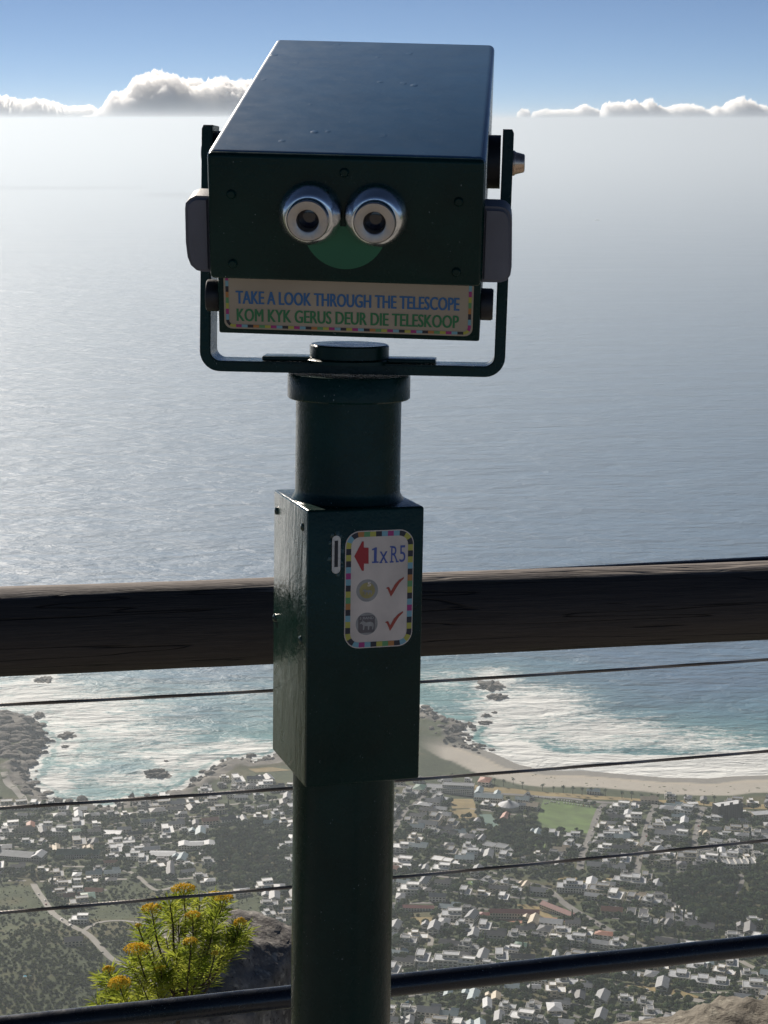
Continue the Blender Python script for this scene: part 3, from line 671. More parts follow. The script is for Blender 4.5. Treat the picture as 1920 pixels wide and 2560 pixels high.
def blocked(x, y, rr):
    for a, b, c in KEEP:
        if (x - a) ** 2 + (y - b) ** 2 < (c + rr * .75) ** 2: return True
    if near_road(x, y, rr): return True
    for pl in AREAS:
        cx = sum(p[0] for p in pl) / 4; cy = sum(p[1] for p in pl) / 4
        if inside([(cx + (p[0] - cx) * 1.0 + math.copysign(rr, p[0] - cx), cy + (p[1] - cy) + math.copysign(rr, p[1] - cy)) for p in pl], x, y): return True
    return False
# minor streets between pairs of house rows
for sec, (ang, ox) in enumerate(((8, 0), (-13, 0))):
    ca, sa = math.cos(rad(ang)), math.sin(rad(ang))
    for j in range(-26, 27, 2):
        run = []
        for i in range(-140, 141):
            gx, gy = i * 9.0, j * 30 + 15 + 7 * math.sin(i * .07 + j); x, y = gx * ca - gy * sa, 2500 + gx * sa + gy * ca; u, v = proj(x, y, hgt(x, y))
            ok = -330 < u < 2250 and 1930 < v < 2680 and (u > 745) == (sec == 1) and sdi(x, y) > (45 if u < 1050 else 150) and not any(inside(p, u, v) for p in NO_HOUSE) and not near_road(x, y, 9) and not any((x - a) ** 2 + (y - b) ** 2 < (c + 4) ** 2 for a, b, c in KEEP) and not any(inside(pl, x, y) for pl in AREAS)
            if ok: run.append((x, y))
            if (not ok or i == 140) and run:
                if len(run) > 7: ribbon('road', None, 7, M['asphalt'] if (j // 2 + sec) % 3 else M['road_pale'], .45, xy=run)
                run = []
houses = []
for sec, (ang, ox) in enumerate(((8, 0), (-13, 0))):
    ca, sa = math.cos(rad(ang)), math.sin(rad(ang))
    for i in range(-48, 49):
        for j in range(-26, 27):
            gx, gy = i * 25 + rng.uniform(-3, 3) + (j % 3) * 6, j * 30 + rng.uniform(-2.5, 2.5) + (-1.5 if j % 2 == 0 else 1.5)
            x, y = gx * ca - gy * sa, 2500 + gx * sa + gy * ca
            z = hgt(x, y); u, v = proj(x, y, z)
            if not (-330 < u < 2250 and 1900 < v < 2700): continue
            if (u > 745) != (sec == 1) or sdi(x, y) < (38 if u < 1050 else 138): continue
            if any(inside(p, u, v) for p in NO_HOUSE) and rng.random() > .045: continue
            if rng.random() < .09 or blocked(x, y, 8.5): continue
            houses.append((x, y, z, u, v, rad(ang + rng.choice((0, 0, 0, 90, 90)) + rng.gauss(0, 6))))
houses.sort(key=lambda h: h[1])
KEYS = list(TYPES)
WGT = [{'A': 1.3, 'B': 1.3, 'C': 1, 'D': 1, 'E': .3, 'F': .4}[k[0]] * (.45 if ('terra' in k or 'green' in k or 'tan' in k) else 1) for k in KEYS]
def column_of(u):
    for lim, nm in ((140, 'at far left'), (290, 'in left quarter'), (440, 'left of shrub'), (740, 'just left of post'), (1130, 'just right of post'), (1290, 'right of post'), (1450, 'right of centre'), (1600, 'in right third'), (1760, 'in right quarter')):
        if u < lim: return nm
    return 'at far right'
def band_of(u, v):
    l2 = 2020 - .0742 * u; l3 = 2283 - .0948 * u; lt = 2570 - .109 * u
    return 'above second cable' if v < l2 else 'between lower two cables' if v < l3 else 'over the tube' if v < lt else 'below the tube'
ORD = ['first', 'second', 'third', 'fourth', 'fifth', 'sixth', 'seventh', 'eighth', 'ninth', 'tenth', 'eleventh', 'twelfth', 'thirteenth', 'fourteenth', 'fifteenth', 'sixteenth', 'seventeenth', 'eighteenth', 'nineteenth', 'twentieth', 'twenty first', 'twenty second', 'twenty third', 'twenty fourth']
def label_cells(items):
    """items: (object, desc, u, v); a label from look and place, with an order only where the cell holds several alike"""
    cells = {}
    for o, dsc, u, v in items: cells.setdefault((dsc, column_of(u), band_of(u, v)), []).append((u, v, o))
    for (dsc, c, b), L in cells.items():
        L.sort(key=lambda t_: t_[0])
        for k, (u, v, o) in enumerate(L):
            o['label'] = f"{dsc} {c}, {b}" if len(L) == 1 else f"{ORD[min(k, 23)]} {dsc} {c}, {b}"
def put(key, loc, yaw, sc):
    e, dsc, kids = TYPES[key]; o = e.copy(); COL.objects.link(o); o.location = loc; o.rotation_euler = (0, 0, yaw); o.scale = sc
    for k in kids: c = k.copy(); COL.objects.link(c); c.parent = o
    return o
lab = []; rest = []; n_ind = 0
HOUSE_XY = []
for n, (x, y, z, u, v, yaw) in enumerate(houses):
    key = rng.choices(KEYS, WGT)[0]; s = rng.uniform(.92, 1.45); sc = (s * rng.uniform(.9, 1.15), s * rng.uniform(.9, 1.15), s * rng.uniform(.85, 1.1))
    HOUSE_XY.append((x, y, 10.5 * s))
    if n_ind < 292 and -25 < u < 1945 and v < 2600:
        n_ind += 1
        o = put(key, (x, y, z), yaw, sc); o['category'] = 'house'; o['group'] = 'houses of the seaside town'; lab.append((o, TYPES[key][1], u, v))
    else: rest.append((key, (x, y, z), yaw, sc))
label_cells(lab)
# the houses farther off than those three hundred: one mass
VV = []; QQ = []; MI = []; mats = []; base_n = 0
for key, loc, yaw, sc in rest:
    Mx = Matrix.Translation(loc) @ Matrix.Rotation(yaw, 4, 'Z') @ Matrix.Diagonal((*sc, 1))
    for k in TYPES[key][2]:
        me = k.data; sl_ = []
        for m_ in me.materials:
            if m_ not in mats: mats.append(m_)
            sl_.append(mats.index(m_))
        co = np.empty(len(me.vertices) * 3); me.vertices.foreach_get('co', co); co = co.reshape(-1, 3) @ np.array(Mx.to_3x3()).T + np.array(Mx.translation)
        me.calc_loop_triangles(); tr = np.empty(len(me.loop_triangles) * 3, np.int32); me.loop_triangles.foreach_get('vertices', tr)
        VV.append(co); QQ.append(tr.reshape(-1, 3) + base_n); MI.append(np.array([sl_[t_.material_index] for t_ in me.loop_triangles])); base_n += len(co)
if rest: tag(bigmesh('distant_houses', np.vstack(VV), np.vstack(QQ), None, False, mats=mats, mi=np.concatenate(MI)), 'mass of white and grey houses farthest off towards the shore', 'houses', kind='stuff')
for e, dsc, kids in TYPES.values():
    for k in kids: bpy.data.objects.remove(k)
    bpy.data.objects.remove(e)

# ---------------------------------------------------------------- trees
def crown_mesh(kind, seed):
    r_ = np.random.default_rng(seed); bm = bmesh.new()
    lobes = {'round': [(0, 0, 5.0, 3.4)] + [(2.2 * math.cos(a), 2.2 * math.sin(a), 4.4 + r_.uniform(-.8, 1.2), r_.uniform(1.7, 2.5)) for a in np.arange(0, 6.2, 1.05) + seed],
             'pine': [(2.6 * math.cos(a) * r_.uniform(.3, 1.1), 2.6 * math.sin(a) * r_.uniform(.3, 1.1), 8.4 + r_.uniform(-.5, .8), r_.uniform(1.5, 2.1)) for a in np.arange(0, 6.2, .8) + seed],
             'tall': [(r_.uniform(-.3, .3), r_.uniform(-.3, .3), 1.6 + 1.5 * i, 1.9 * (1 - i / 8.5)) for i in range(8)],
             'low': [(r_.uniform(-2, 2), r_.uniform(-2, 2), 1.6 + r_.uniform(-.2, .9), r_.uniform(1.3, 2.2)) for i in range(6)]}[kind]
    V = []; Q = []
    for (x, y, z, rr) in lobes:
        n = int(46 * rr)
        d_ = r_.normal(size=(n, 3)); d_ /= np.linalg.norm(d_, axis=1)[:, None]; d_[:, 2] = np.where(d_[:, 2] < -.55, -d_[:, 2], d_[:, 2])
        c = np.array([x, y, z]) + d_ * rr * r_.uniform(.72, 1.08, (n, 1)) * np.array([1, 1, .62 if kind == 'pine' else .85])
        for p, nn in zip(c, d_):
            a = np.cross(nn, r_.normal(size=3)); a /= np.linalg.norm(a); b = np.cross(nn, a); a = a + nn * r_.uniform(-.5, .5); s = r_.uniform(.38, .75)
            k = len(V); V += [p - a * s - b * s * .6, p + a * s - b * s * .4, p + a * s * .8 + b * s * .7, p - a * s * .9 + b * s * .5]; Q.append((k, k + 1, k + 2, k + 3))
    return np.array(V), np.array(Q)
TREES = {}
for kind, mt, ht, ds, n_ in (('round', 'crown', 4.2, 'round dark green tree', 2), ('round', 'crown_olive', 4.2, 'round olive green tree', 1), ('pine', 'crown_pine', 8.2, 'flat topped tall pine', 2), ('tall', 'crown_pine', 2.5, 'pointed narrow conifer', 1), ('low', 'crown_olive', 1.5, 'low spreading olive tree', 1)):
    for q in range(n_):
        V_, Q_ = crown_mesh(kind, 11 + q * 5 + len(ds)); e = empty('tree', (0, 0, 0))
        cr = bigmesh('crown', V_, Q_, M[mt], False, parent=e)
        mb = MB(); mb.tube([(0, 0, -2), (.1, 0, ht * .5), (0, .15, ht)], [.34, .26, .16], 7)
        for a in (0.4, 2.3, 4.4): mb.tube([(0, 0, ht * .6), (math.cos(a) * .9, math.sin(a) * .9, ht * .95), (math.cos(a) * 1.6, math.sin(a) * 1.6, ht * 1.12)], [.15, .1, .05], 5)
        tk = mb.build('trunk', M['bark'], e); TREES[kind + mt + str(q)] = (e, ds, [cr, tk], kind, mt)
HX = np.array(HOUSE_XY)
spots = []
for _ in range(36000):
    u = rng.uniform(-330, 2250); v = rng.uniform(1900, 2700)
    r = ray(u, v); t_ = 2950 - (v - 1900) * 1.35; x, y = r[0] * t_, r[1] * t_
    x += rng.uniform(-50, 50); y += rng.uniform(-60, 60); z = hgt(x, y); u, v = proj(x, y, z)
    s = sdi(x, y)
    if s < (28 if u < 1050 else 118) or not (-330 < u < 2250 and v < 2720): continue
    wood = any(inside(p, u, v) for p in (NO_HOUSE[1], NO_HOUSE[3], NO_HOUSE[4])); hill = inside(NO_HOUSE[0], u, v) or inside(NO_HOUSE[2], u, v)
    bare = vnoise(np.array([x / 120]), np.array([y / 120]), 55)[0]
    if hill and (bare > .52 or v < 2330 and rng.random() < .6): continue
    if inside(NO_HOUSE[6], u, v) and rng.random() < .8: continue
    rr = rng.uniform(.65, 1.35) * (1.2 if wood else 1) * (.75 if hill else 1)
    if len(HX) and ((HX[:, 0] - x) ** 2 + (HX[:, 1] - y) ** 2 < (HX[:, 2] * .86 + rr * 2.6) ** 2).any(): continue
    if any((x - a) ** 2 + (y - b) ** 2 < (c * .95 + rr * 3) ** 2 for a, b, c in KEEP): continue
    spots.append((x, y, z, u, v, rr, wood, hill))
# thin out crowding and keep off roads and lawns
grid = {}; T2 = []
for sp in spots:
    k = (int(sp[0] // 7), int(sp[1] // 7)); lim = (3.6 if sp[6] else 5.0) * sp[5]
    if any((sp[0] - q[0]) ** 2 + (sp[1] - q[1]) ** 2 < lim ** 2 for dx in (-1, 0, 1) for dy in (-1, 0, 1) for q in grid.get((k[0] + dx, k[1] + dy), [])): continue
    bad = near_road(sp[0], sp[1], 3.4) or any(inside(pl, sp[0], sp[1]) for pl in AREAS)
    if bad: continue
    grid.setdefault(k, []).append(sp); T2.append(sp)
T2.sort(key=lambda s: s[1] / s[5] ** 1.2)
TK = list(TREES); lab = []; mass = {}
ntree = 0
for sp in T2:
    x, y, z, u, v, rr, wood, hill = sp
    key = rng.choices(TK, [(3, 2, 3, 3, .5, 2) if wood else (2, 2, 3, 1, 1, 1.2)][0][:len(TK)] + ((3,) if len(TK) > 6 else ()))[0]
    e, ds, kids, kind, mt = TREES[key]; sc = rr * rng.uniform(.9, 1.15)
    if hill: key = [k for k in TK if k.startswith('low')][0]; e, ds, kids, kind, mt = TREES[key]
    if not hill and ntree < 290 and 0 < u < 1920 and v < 2565:
        o = e.copy(); COL.objects.link(o); o.location = (x, y, z); o.rotation_euler = (0, 0, rng.uniform(0, 6.28)); o.scale = (sc, sc, sc * rng.uniform(.85, 1.15)); o['category'] = 'tree'; o['group'] = 'trees among the houses'
        for k in kids: c = k.copy(); COL.objects.link(c); c.parent = o
        lab.append((o, ds, u, v)); ntree += 1
    else: mass.setdefault(mt, []).append((x, y, z, sc, rng.uniform(0, 6.28), key))
label_cells(lab)
VV = []; QQ = []; MI = []; mats = []; nb = 0
for mt, L in mass.items():
    mats.append(M[mt] if mt != 'crown_olive' else M['crown_olive'])
    for (x, y, z, sc, a, key) in L:
        me = TREES[key][2][0].data; co = np.empty(len(me.vertices) * 3); me.vertices.foreach_get('co', co); co = co.reshape(-1, 3)
        nq = len(co) // 4; keep = np.arange(0, nq, 2) if nq > 150 else np.arange(nq); idx = (keep[:, None] * 4 + np.arange(4)).ravel(); co = co[idx]
        c = co.reshape(-1, 4, 3); m_ = c.mean(1, keepdims=True); co = (m_ + (c - m_) * 1.25).reshape(-1, 3)
        R_ = np.array([[math.cos(a), -math.sin(a), 0], [math.sin(a), math.cos(a), 0], [0, 0, 1]]) * sc
        VV.append(co @ R_.T + np.array([x, y, z])); q = np.arange(len(co)).reshape(-1, 4) + nb; QQ.append(q); MI.append(np.full(len(q), len(mats) - 1)); nb += len(co)
tag(bigmesh('woodland', np.vstack(VV), np.vstack(QQ), None, False, mats=mats, mi=np.concatenate(MI)), 'dense dark green gardens and woods filling the town', 'woodland', kind='stuff')
for e, ds, kids, kind, mt in TREES.values():
    for k in kids: bpy.data.objects.remove(k)
    bpy.data.objects.remove(e)
print('HOUSES', len(houses), 'TREES', len(T2), ntree)
# low scrub on the open hillside
sv = []; sq = []
for _ in range(9000):
    x = rng.uniform(-520, 10); y = rng.uniform(1960, 2500); z = hgt(x, y); u, v = proj(x, y, z)
    if not (inside(NO_HOUSE[0], u, v) or inside(NO_HOUSE[2], u, v)): continue
    if near_road(x, y, 1.5): continue
    s = rng.uniform(.4, 1.1) * (1 if y > 2250 else 1.5); b = len(sv)
    if vnoise(np.array([x / 45]), np.array([y / 60]), 91)[0] + (.25 if y < 2200 else 0) < rng.random() * 1.1: continue
    for k in range(9):
        a = rng.uniform(0, 6.28); c = np.array([x + math.cos(a) * s * .8, y + math.sin(a) * s * .8, z + rng.uniform(.1, .9) * s]); n_ = nrng.normal(size=3); t1 = np.cross(n_, (0.2, .5, 1)); t1 /= np.linalg.norm(t1); t2 = np.cross(n_ / np.linalg.norm(n_), t1); e = s * .55
        i0 = len(sv); sv += [c - t1 * e - t2 * e, c + t1 * e - t2 * e, c + t1 * e + t2 * e, c - t1 * e + t2 * e]; sq.append((i0, i0 + 1, i0 + 2, i0 + 3))
tag(bigmesh('scrub', np.array(sv), np.array(sq), M['scrub']), 'low grey green scrub on the open hillside at lower left', 'scrub', kind='stuff')

# palms along the beach road
mb = MB(); pe = empty('palm_tree', (0, 0, 0))
mb.tube([(0, 0, -1), (.15, 0, 4), (.05, .1, 8.6)], [.38, .28, .24], 8); ptr = mb.build('trunk', M['bark'], pe)
mb = MB()
for k in range(26):
    a = k * 2.4; el = rng.uniform(-.5, 1.1); L_ = rng.uniform(2.4, 3.1); c0 = Vector((.05, .1, 8.7)); pts = []
    for i in range(6):
        q = i / 5; pts.append(c0 + Vector((math.cos(a) * L_ * q * math.cos(el * (1 - q * .4)), math.sin(a) * L_ * q * math.cos(el * (1 - q * .4)), L_ * (q * math.sin(el) - .55 * q * q))))
    s = Vector((-math.sin(a), math.cos(a), 0)); wv = []
    for i, p in enumerate(pts): ww = .42 * math.sin(.3 + 2.6 * i / 5); wv += [p - s * ww - Vector((0, 0, .14)), p, p + s * ww - Vector((0, 0, .14))]
    mb.add(wv, [(i * 3 + j, i * 3 + j + 1, i * 3 + j + 4, i * 3 + j + 3) for i in range(5) for j in range(2)], 0)
pcr = mb.build('crown', M['crown_pine'], pe)
PALMS = [(1212, 1956), (1236, 1962), (1259, 1966), (1283, 1962), (1306, 1971), (1356, 1977), (1384, 1981), (1408, 1983), (1432, 1986), (1455, 1988), (1477, 1986), (1513, 1991), (1555, 1996), (1579, 1999), (1603, 2002), (1628, 2002), (1645, 2004), (1668, 2004), (1690, 2005), (1713, 2006), (1736, 2010), (1759, 2014), (1130, 1950), (1785, 2010)]
for k, (u, v) in enumerate(sorted(PALMS)):
    o = pe if k == 0 else pe.copy()
    if k:
        COL.objects.link(o)
        for c in (ptr, pcr): q = c.copy(); COL.objects.link(q); q.parent = o
    o.location = ground(u, v); s = rng.uniform(1.0, 1.4); o.scale = (s, s, s * rng.uniform(.9, 1.15)); o.rotation_euler = (0, 0, k * 1.1)
    nth = ['first', 'second', 'third', 'fourth', 'fifth', 'sixth', 'seventh', 'eighth', 'ninth', 'tenth', 'eleventh', 'twelfth', 'thirteenth', 'fourteenth', 'fifteenth', 'sixteenth', 'seventeenth', 'eighteenth', 'nineteenth', 'twentieth', 'twenty first', 'twenty second', 'twenty third', 'twenty fourth'][k]
    tag(o, f'{nth} palm from the left in the row between beach and road', 'palm tree', 'palms along the beach')

# cars
CARS = {}
for cm_, ds in (('car_white', 'white'), ('car_silver', 'silver'), ('car_dark', 'dark'), ('car_red', 'red')):
    mb = MB(); mb.box(-2.1, 2.1, -.85, .85, .35, .95, 0, None, .15); mb.box(-1.2, 1.0, -.74, .74, .96, 1.42, 1, None, .2); mb.box(-.95, .75, -.70, .70, 1.40, 1.50, 0, None, .04)
    for x in (-1.3, 1.3):
        for y in (-.8, .8): mb.lathe([(.33, -.1), (.33, .1)], 12, 2, Matrix.Translation((x, y, .33)) @ Matrix.Rotation(rad(90), 4, 'X'))
    o = mb.build('parked_car', [M[cm_], M['glass'], M['tyre']]); CARS[ds] = o
used = set(); CL = {}
def car(u, v, yaw, where, group, colr=None):
    c = colr or rng.choice(('white', 'white', 'silver', 'dark', 'white', 'silver', 'red')); o = CARS[c]
    if c in used: o = o.copy(); COL.objects.link(o)
    used.add(c); p = ground(u, v); o.location = drape(p.x, p.y, .75); o.rotation_euler = (0, 0, rad(yaw)); CL.setdefault((c, where), []).append((u, o)); tag(o, None, 'car', group)
for k in range(24): car(1340 + k * 6.4 + rng.uniform(-1, 1), 1993.5 + k * .85, rng.choice((80, 84)), 'in the row above the sports field', 'cars parked beside the sports field')
for k in range(10): car(1410 + k * 7, 2009 + k * 1.0, 84, 'on the sports field top right', 'cars parked beside the sports field')
for k in range(5): car(1362 + k * 9 + rng.uniform(-3, 3), 2007 + rng.uniform(-2, 5), rng.uniform(0, 90), 'on the sports field top left', 'cars parked beside the sports field')
for k in range(8): car(1503 - k * 3.6, 2020 + k * 10, -74, 'in the street beside the sports field', 'cars parked in the streets')
for k in range(8): car(1634 - k * 3.6, 2028 + k * 13, -76, 'in the second street from the field', 'cars parked in the streets')
for k in range(7): car(1753 - k * 2.2, 2034 + k * 11, -80, 'in the street by the dark apartments', 'cars parked in the streets')
for (u, v) in ((1450, 2287), (1462, 2296), (1474, 2305), (1494, 2313), (1478, 2302), (1508, 2320)): car(u, v, -50, 'on the wide diagonal road past the school', 'cars on the roads')
for (u, v, y) in ((97, 2238, -55), (113, 2253, -55), (115, 2263, -58), (155, 2301, -42), (178, 2315, -40)): car(u, v, y, 'on the winding pale road at left', 'cars on the roads')
car(1617, 2476, -10, 'on the road above the lower right boulder', 'cars on the roads', 'white')
for (c, where), L in CL.items():
    L.sort(key=lambda t_: t_[0])
    for k, (u, o) in enumerate(L): o['label'] = f'{c} car {where}' if len(L) == 1 else f'{ORD[k]} {c} car from the left {where}'
for c, o in CARS.items():
    if c not in used: bpy.data.objects.remove(o)
# swimming pools
for k, (u, v, lb) in enumerate(((68, 2441, 'small blue pool by the houses at the far left edge'), (1022, 2506, 'turquoise pool below the tube just right of the post'), (1832, 2400, 'bright blue pool just under the tube at far right'), (1186, 2208, 'small pool by the lawn right of the post'))):
    p = ground(u, v); mb = MB(); mb.box(-4.5, 4.5, -2.6, 2.6, -1, .75, 1); mb.box(-4, 4, -2.1, 2.1, .7, .8, 0); o = mb.build('pool', [M['pool'], M['line_white']]); o.location = p; o.rotation_euler = (0, 0, k * .7); tag(o, lb, 'pool', 'garden pools')
# motor boat and its wake
p = sea_pt(1493, 552)
b = empty('boat', (p[0], p[1], SEA), 'small white motor boat with a short wake on the open sea at right', 'boat'); b.rotation_euler = (0, 0, rad(25)); b.scale = (2.8, 2.8, 2.8)
mb = MB(); hullp = [(-12, 3.2), (6, 3.4), (11, 2.4), (15, 0), (11, -2.4), (6, -3.4), (-12, -3.2)]
mb.add([(x, y * .7, -.5) for x, y in hullp] + [(x * 1.06, y, 3.2) for x, y in hullp], [tuple(range(7))[::-1], tuple(range(7, 14))] + [(i, (i + 1) % 7, (i + 1) % 7 + 7, i + 7) for i in range(7)])
mb.build('hull', M['r_white'], b)
mb = MB(); mb.box(-7, 4, -2.4, 2.4, 3.22, 6.2, 0, None, .3); mb.box(-4, 2, -2, 2, 6.22, 8.4, 0, None, .3); mb.build('cabin', M['r_white'], b)
mb = MB(); mb.box(4.02, 4.1, -2, 2, 4.3, 5.6); mb.box(2.02, 2.1, -1.6, 1.6, 7, 8); mb.build('window', M['glass'], b)
wk = []; wq = []
for k in range(30):
    q = k / 29; c = Vector((p[0], p[1], SEA + .35)) + Vector((-math.cos(rad(25)), -math.sin(rad(25)), 0)) * (18 + 150 * q); s = Vector((math.sin(rad(25)), -math.cos(rad(25)), 0)) * (4 + 7 * q) * rng.uniform(.5, 1.1)
    wk += [tuple(c - s), tuple(c + s)]
    if k and rng.random() < 1.1 - q: wq.append((2 * k - 2, 2 * k - 1, 2 * k + 1, 2 * k))
tag(bigmesh('wake', np.array(wk), np.array(wq), M['line_white']), 'thin white wake trailing behind the motor boat', 'wake', kind='stuff')

# dark weed and low bushes scattered over the sand
mb = MB()
for k in range(150):
    u = rng.uniform(1150, 2100); v = 1935 + (u - 1150) * .062 + rng.uniform(-12, 36); q = ground(u, v)
    if not (38 < sdi(q.x, q.y) < 92): continue
    s = rng.uniform(.5, 1.7); mb.bm(lump(s * rng.uniform(1, 2.2), s, s * .35, 300 + k, 1, .4), 0, False, Matrix.Translation((q.x, q.y, q.z + .1)))
tag(mb.build('beach_weed', M['crown_olive']), 'dark weed and low tufts scattered over the sand', 'weed', kind='stuff')
# ---------------------------------------------------------------- terrace and cliff edge (below the frame)
FLOOR = -1.62
tm = MB(); tm.box(-6, 6, -9, .22, -.25, 0)
RD = Vector((.94586, .32456, 0)); RN = Vector((-.32456, .94586, 0)); RM = Vector((.0379, 2.6701, 0))
RF = Matrix(((RD.x, RN.x, 0, RM.x), (RD.y, RN.y, 0, RM.y), (0, 0, 1, 0), (0, 0, 0, 1)))      # frame running along the railing
o = tm.build('terrace', M['paving'], F=RF @ Matrix.Translation((0, 0, FLOOR))); tag(o, kind='structure')
def sculpt(name, c, size, seed, mat, sub=5, amp=.25, freq=1.2, strata=.5, zcut=None, yaw=0):
    bm = bmesh.new(); bmesh.ops.create_cube(bm, size=2); bmesh.ops.subdivide_edges(bm, edges=bm.edges[:], cuts=2 ** sub, use_grid_fill=True)
    for v in bm.verts:
        p = v.co.copy(); q = p.normalized() * (max(abs(p.x), abs(p.y), abs(p.z)))
        p = p.lerp(q, .62)
        w = Vector((p.x * size[0], p.y * size[1], p.z * size[2]))
        s = Vector((seed * 3.1, seed * 1.7, seed * .9))
        k = mnoise.fractal(w * freq / max(size) * 1.4 + s, .85, 2.1, 7)
        l = mnoise.noise(Vector((w.x * 1.2, w.y * 1.2, w.z * 9)) * (1.0 / max(size)) + s)
        v.co = w + p.normalized() * (amp * k + amp * strata * .5 * l) * min(size)
    mb = MB(); mb.bm(bm, 0, True, Matrix.Translation(c) @ Matrix.Rotation(rad(yaw), 4, 'Z')); return mb.build(name, mat, sharp=70)
o = sculpt('cliff', Vector((0, -6, -46)), (22, 9.3, 43), 3, M['cliff'], 6, .03, 5)
o.location = (0, 0, 0); tag(o, kind='structure')
p = ray(590, 2480) * (3.55 / 1); o = sculpt('rock', Vector((p[0] - .050, p[1] + .10, p[2] - .305)), (.165, .26, .40), 5, M['rock_dark'], 5, .20, 1.5, .5, yaw=-12)
tag(o, 'steep dark grey rock behind the flowering shrub at lower left', 'rock')
ROCKL = o
p = ray(1990, 2560) * 3.35; o = sculpt('rock', Vector((p[0] + .07, p[1] + .12, p[2] - .46)), (.43, .36, .37), 8, M['rock_light'], 6, .10, 2.2, 1.0, yaw=12)
tag(o, 'pale lichened boulder cut off by the lower right corner', 'rock')

# ---------------------------------------------------------------- railing
rail = empty('railing', RM + Vector((0, 0, FLOOR)), 'timber topped railing with three steel cables and a dark tube, crossing behind the post', 'railing')
RO = rail.location.copy()
def on_rail(s, z0, slope, off=0): p = RM + RD * s + RN * off; return Vector((p.x, p.y, z0 + slope * s))
S0, S1 = -1.35, 1.35
# timber: built along its own X so the grain follows it
mb = MB(); n = 40; L = 90; vv = []; ff = []
for i in range(L + 1):
    s = S0 + (S1 - S0) * i / L
    for k in range(n):
        a = 2 * math.pi * k / n; r = .0605 * (1 - .035 * abs(math.sin(2 * a)) ** 2) + .0012 * mnoise.noise(Vector((s * 3, math.cos(a) * 2.5, math.sin(a) * 2.5))) + .0007 * mnoise.noise(Vector((s * 9, math.cos(a) * 22, math.sin(a) * 22)))
        vv.append((s, math.cos(a) * r, math.sin(a) * r))
for i in range(L):
    for k in range(n): ff.append((i * n + k, i * n + (k + 1) % n, (i + 1) * n + (k + 1) % n, (i + 1) * n + k))
mb.add(vv, ff, 0, True); mb.add(vv[:n], [tuple(range(n))]); mb.add(vv[-n:], [tuple(range(n))])
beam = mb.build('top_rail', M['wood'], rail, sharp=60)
beam.location = on_rail(0, -.6945, 0) - RO
beam.rotation_euler = (RD * 1 + Vector((0, 0, -.0445))).to_track_quat('X', 'Z').to_euler()
mb = MB(); mb.tube([on_rail(s, -.6675, -.0270, .080) for s in (S0, -.4, .4, S1)], .013, 12)
mb.build('backing_bar', M['tube_paint'], rail, origin=RO)
for z0, sl in ((-.7915, -.0385), (-.9385, -.0408), (-1.0875, -.0378)):
    mb = MB(); N = 620; R0 = .00165
    for k in range(6):
        pts = []
        for i in range(N + 1):
            s = S0 + (S1 - S0) * i / N; a = 2 * math.pi * (s / .030 + k / 6)
            c = on_rail(s, z0 - .0035 * (1 - (s / .65) ** 2 if abs(s) < .65 else 0), sl)
            pts.append(c + (RN * math.cos(a) + Vector((0, 0, 1)) * math.sin(a)) * R0)
        mb.tube(pts, .00095, 5)
    mb.build('cable', M['galv'], rail, origin=RO)
mb = MB(); mb.tube([on_rail(S0 + (S1 - S0) * i / 40, -1.2611 + .0006 * mnoise.noise(Vector((i * .9, 0, 0))), -.0429) for i in range(41)], .0166, 24)
mb.build('bottom_tube', M['tube_paint'], rail, origin=RO)
for s in (-1.12, 1.12):
    mb = MB(); b = on_rail(s, 0, 0, .085); mb.box(-.03, .03, -.012, .012, FLOOR, -.70 - .0445 * s, 0, Matrix(((RD.x, RN.x, 0, b.x), (RD.y, RN.y, 0, b.y), (0, 0, 1, 0), (0, 0, 0, 1))), .003)
    for z0, sl in ((-.7915, -.0385), (-.9385, -.0408), (-1.0875, -.0378), (-1.2611, -.0429)):
        mb.tube([on_rail(s, z0, sl, .0), on_rail(s, z0, sl, .09)], .006, 8)
    mb.build('post', M['tube_paint'], rail, origin=RO)

# ---------------------------------------------------------------- coin operated binocular viewer
AX = Vector((-.04320708, 2.09910453, -.56619008)); PR = rot(17.25323492, -1.60320687, 1.46714915); PF = Matrix.Translation(AX) @ PR     # post frame, z along the post
HF = Matrix.Translation((-.03783236, 1.88890973, -.09569226)) @ rot(-3.89544835, 12.81667466, 1.58444776)                              # head frame, origin at the face
up = (PR @ Vector((0, 0, 1))).normalized(); xh = HF.to_3x3() @ Vector((1, 0, 0)); xh = (xh - up * xh.dot(up)).normalized(); nh = up.cross(xh)
YF = Matrix(((xh.x, nh.x, up.x, AX.x), (xh.y, nh.y, up.y, AX.y), (xh.z, nh.z, up.z, AX.z), (0, 0, 0, 1)))                          # yoke frame
TB = (FLOOR - AX.z) / up.z
base = AX + up * TB
V = empty('binocular_viewer', base, 'dark green coin operated binocular viewer on a round post, with two steel eyepieces', 'telescope')
def vp(mb, name, mats, F, parent=None, sharp=None): return mb.build(name, mats, parent or V, F, Vector(base), sharp)
P_ = M['paint']
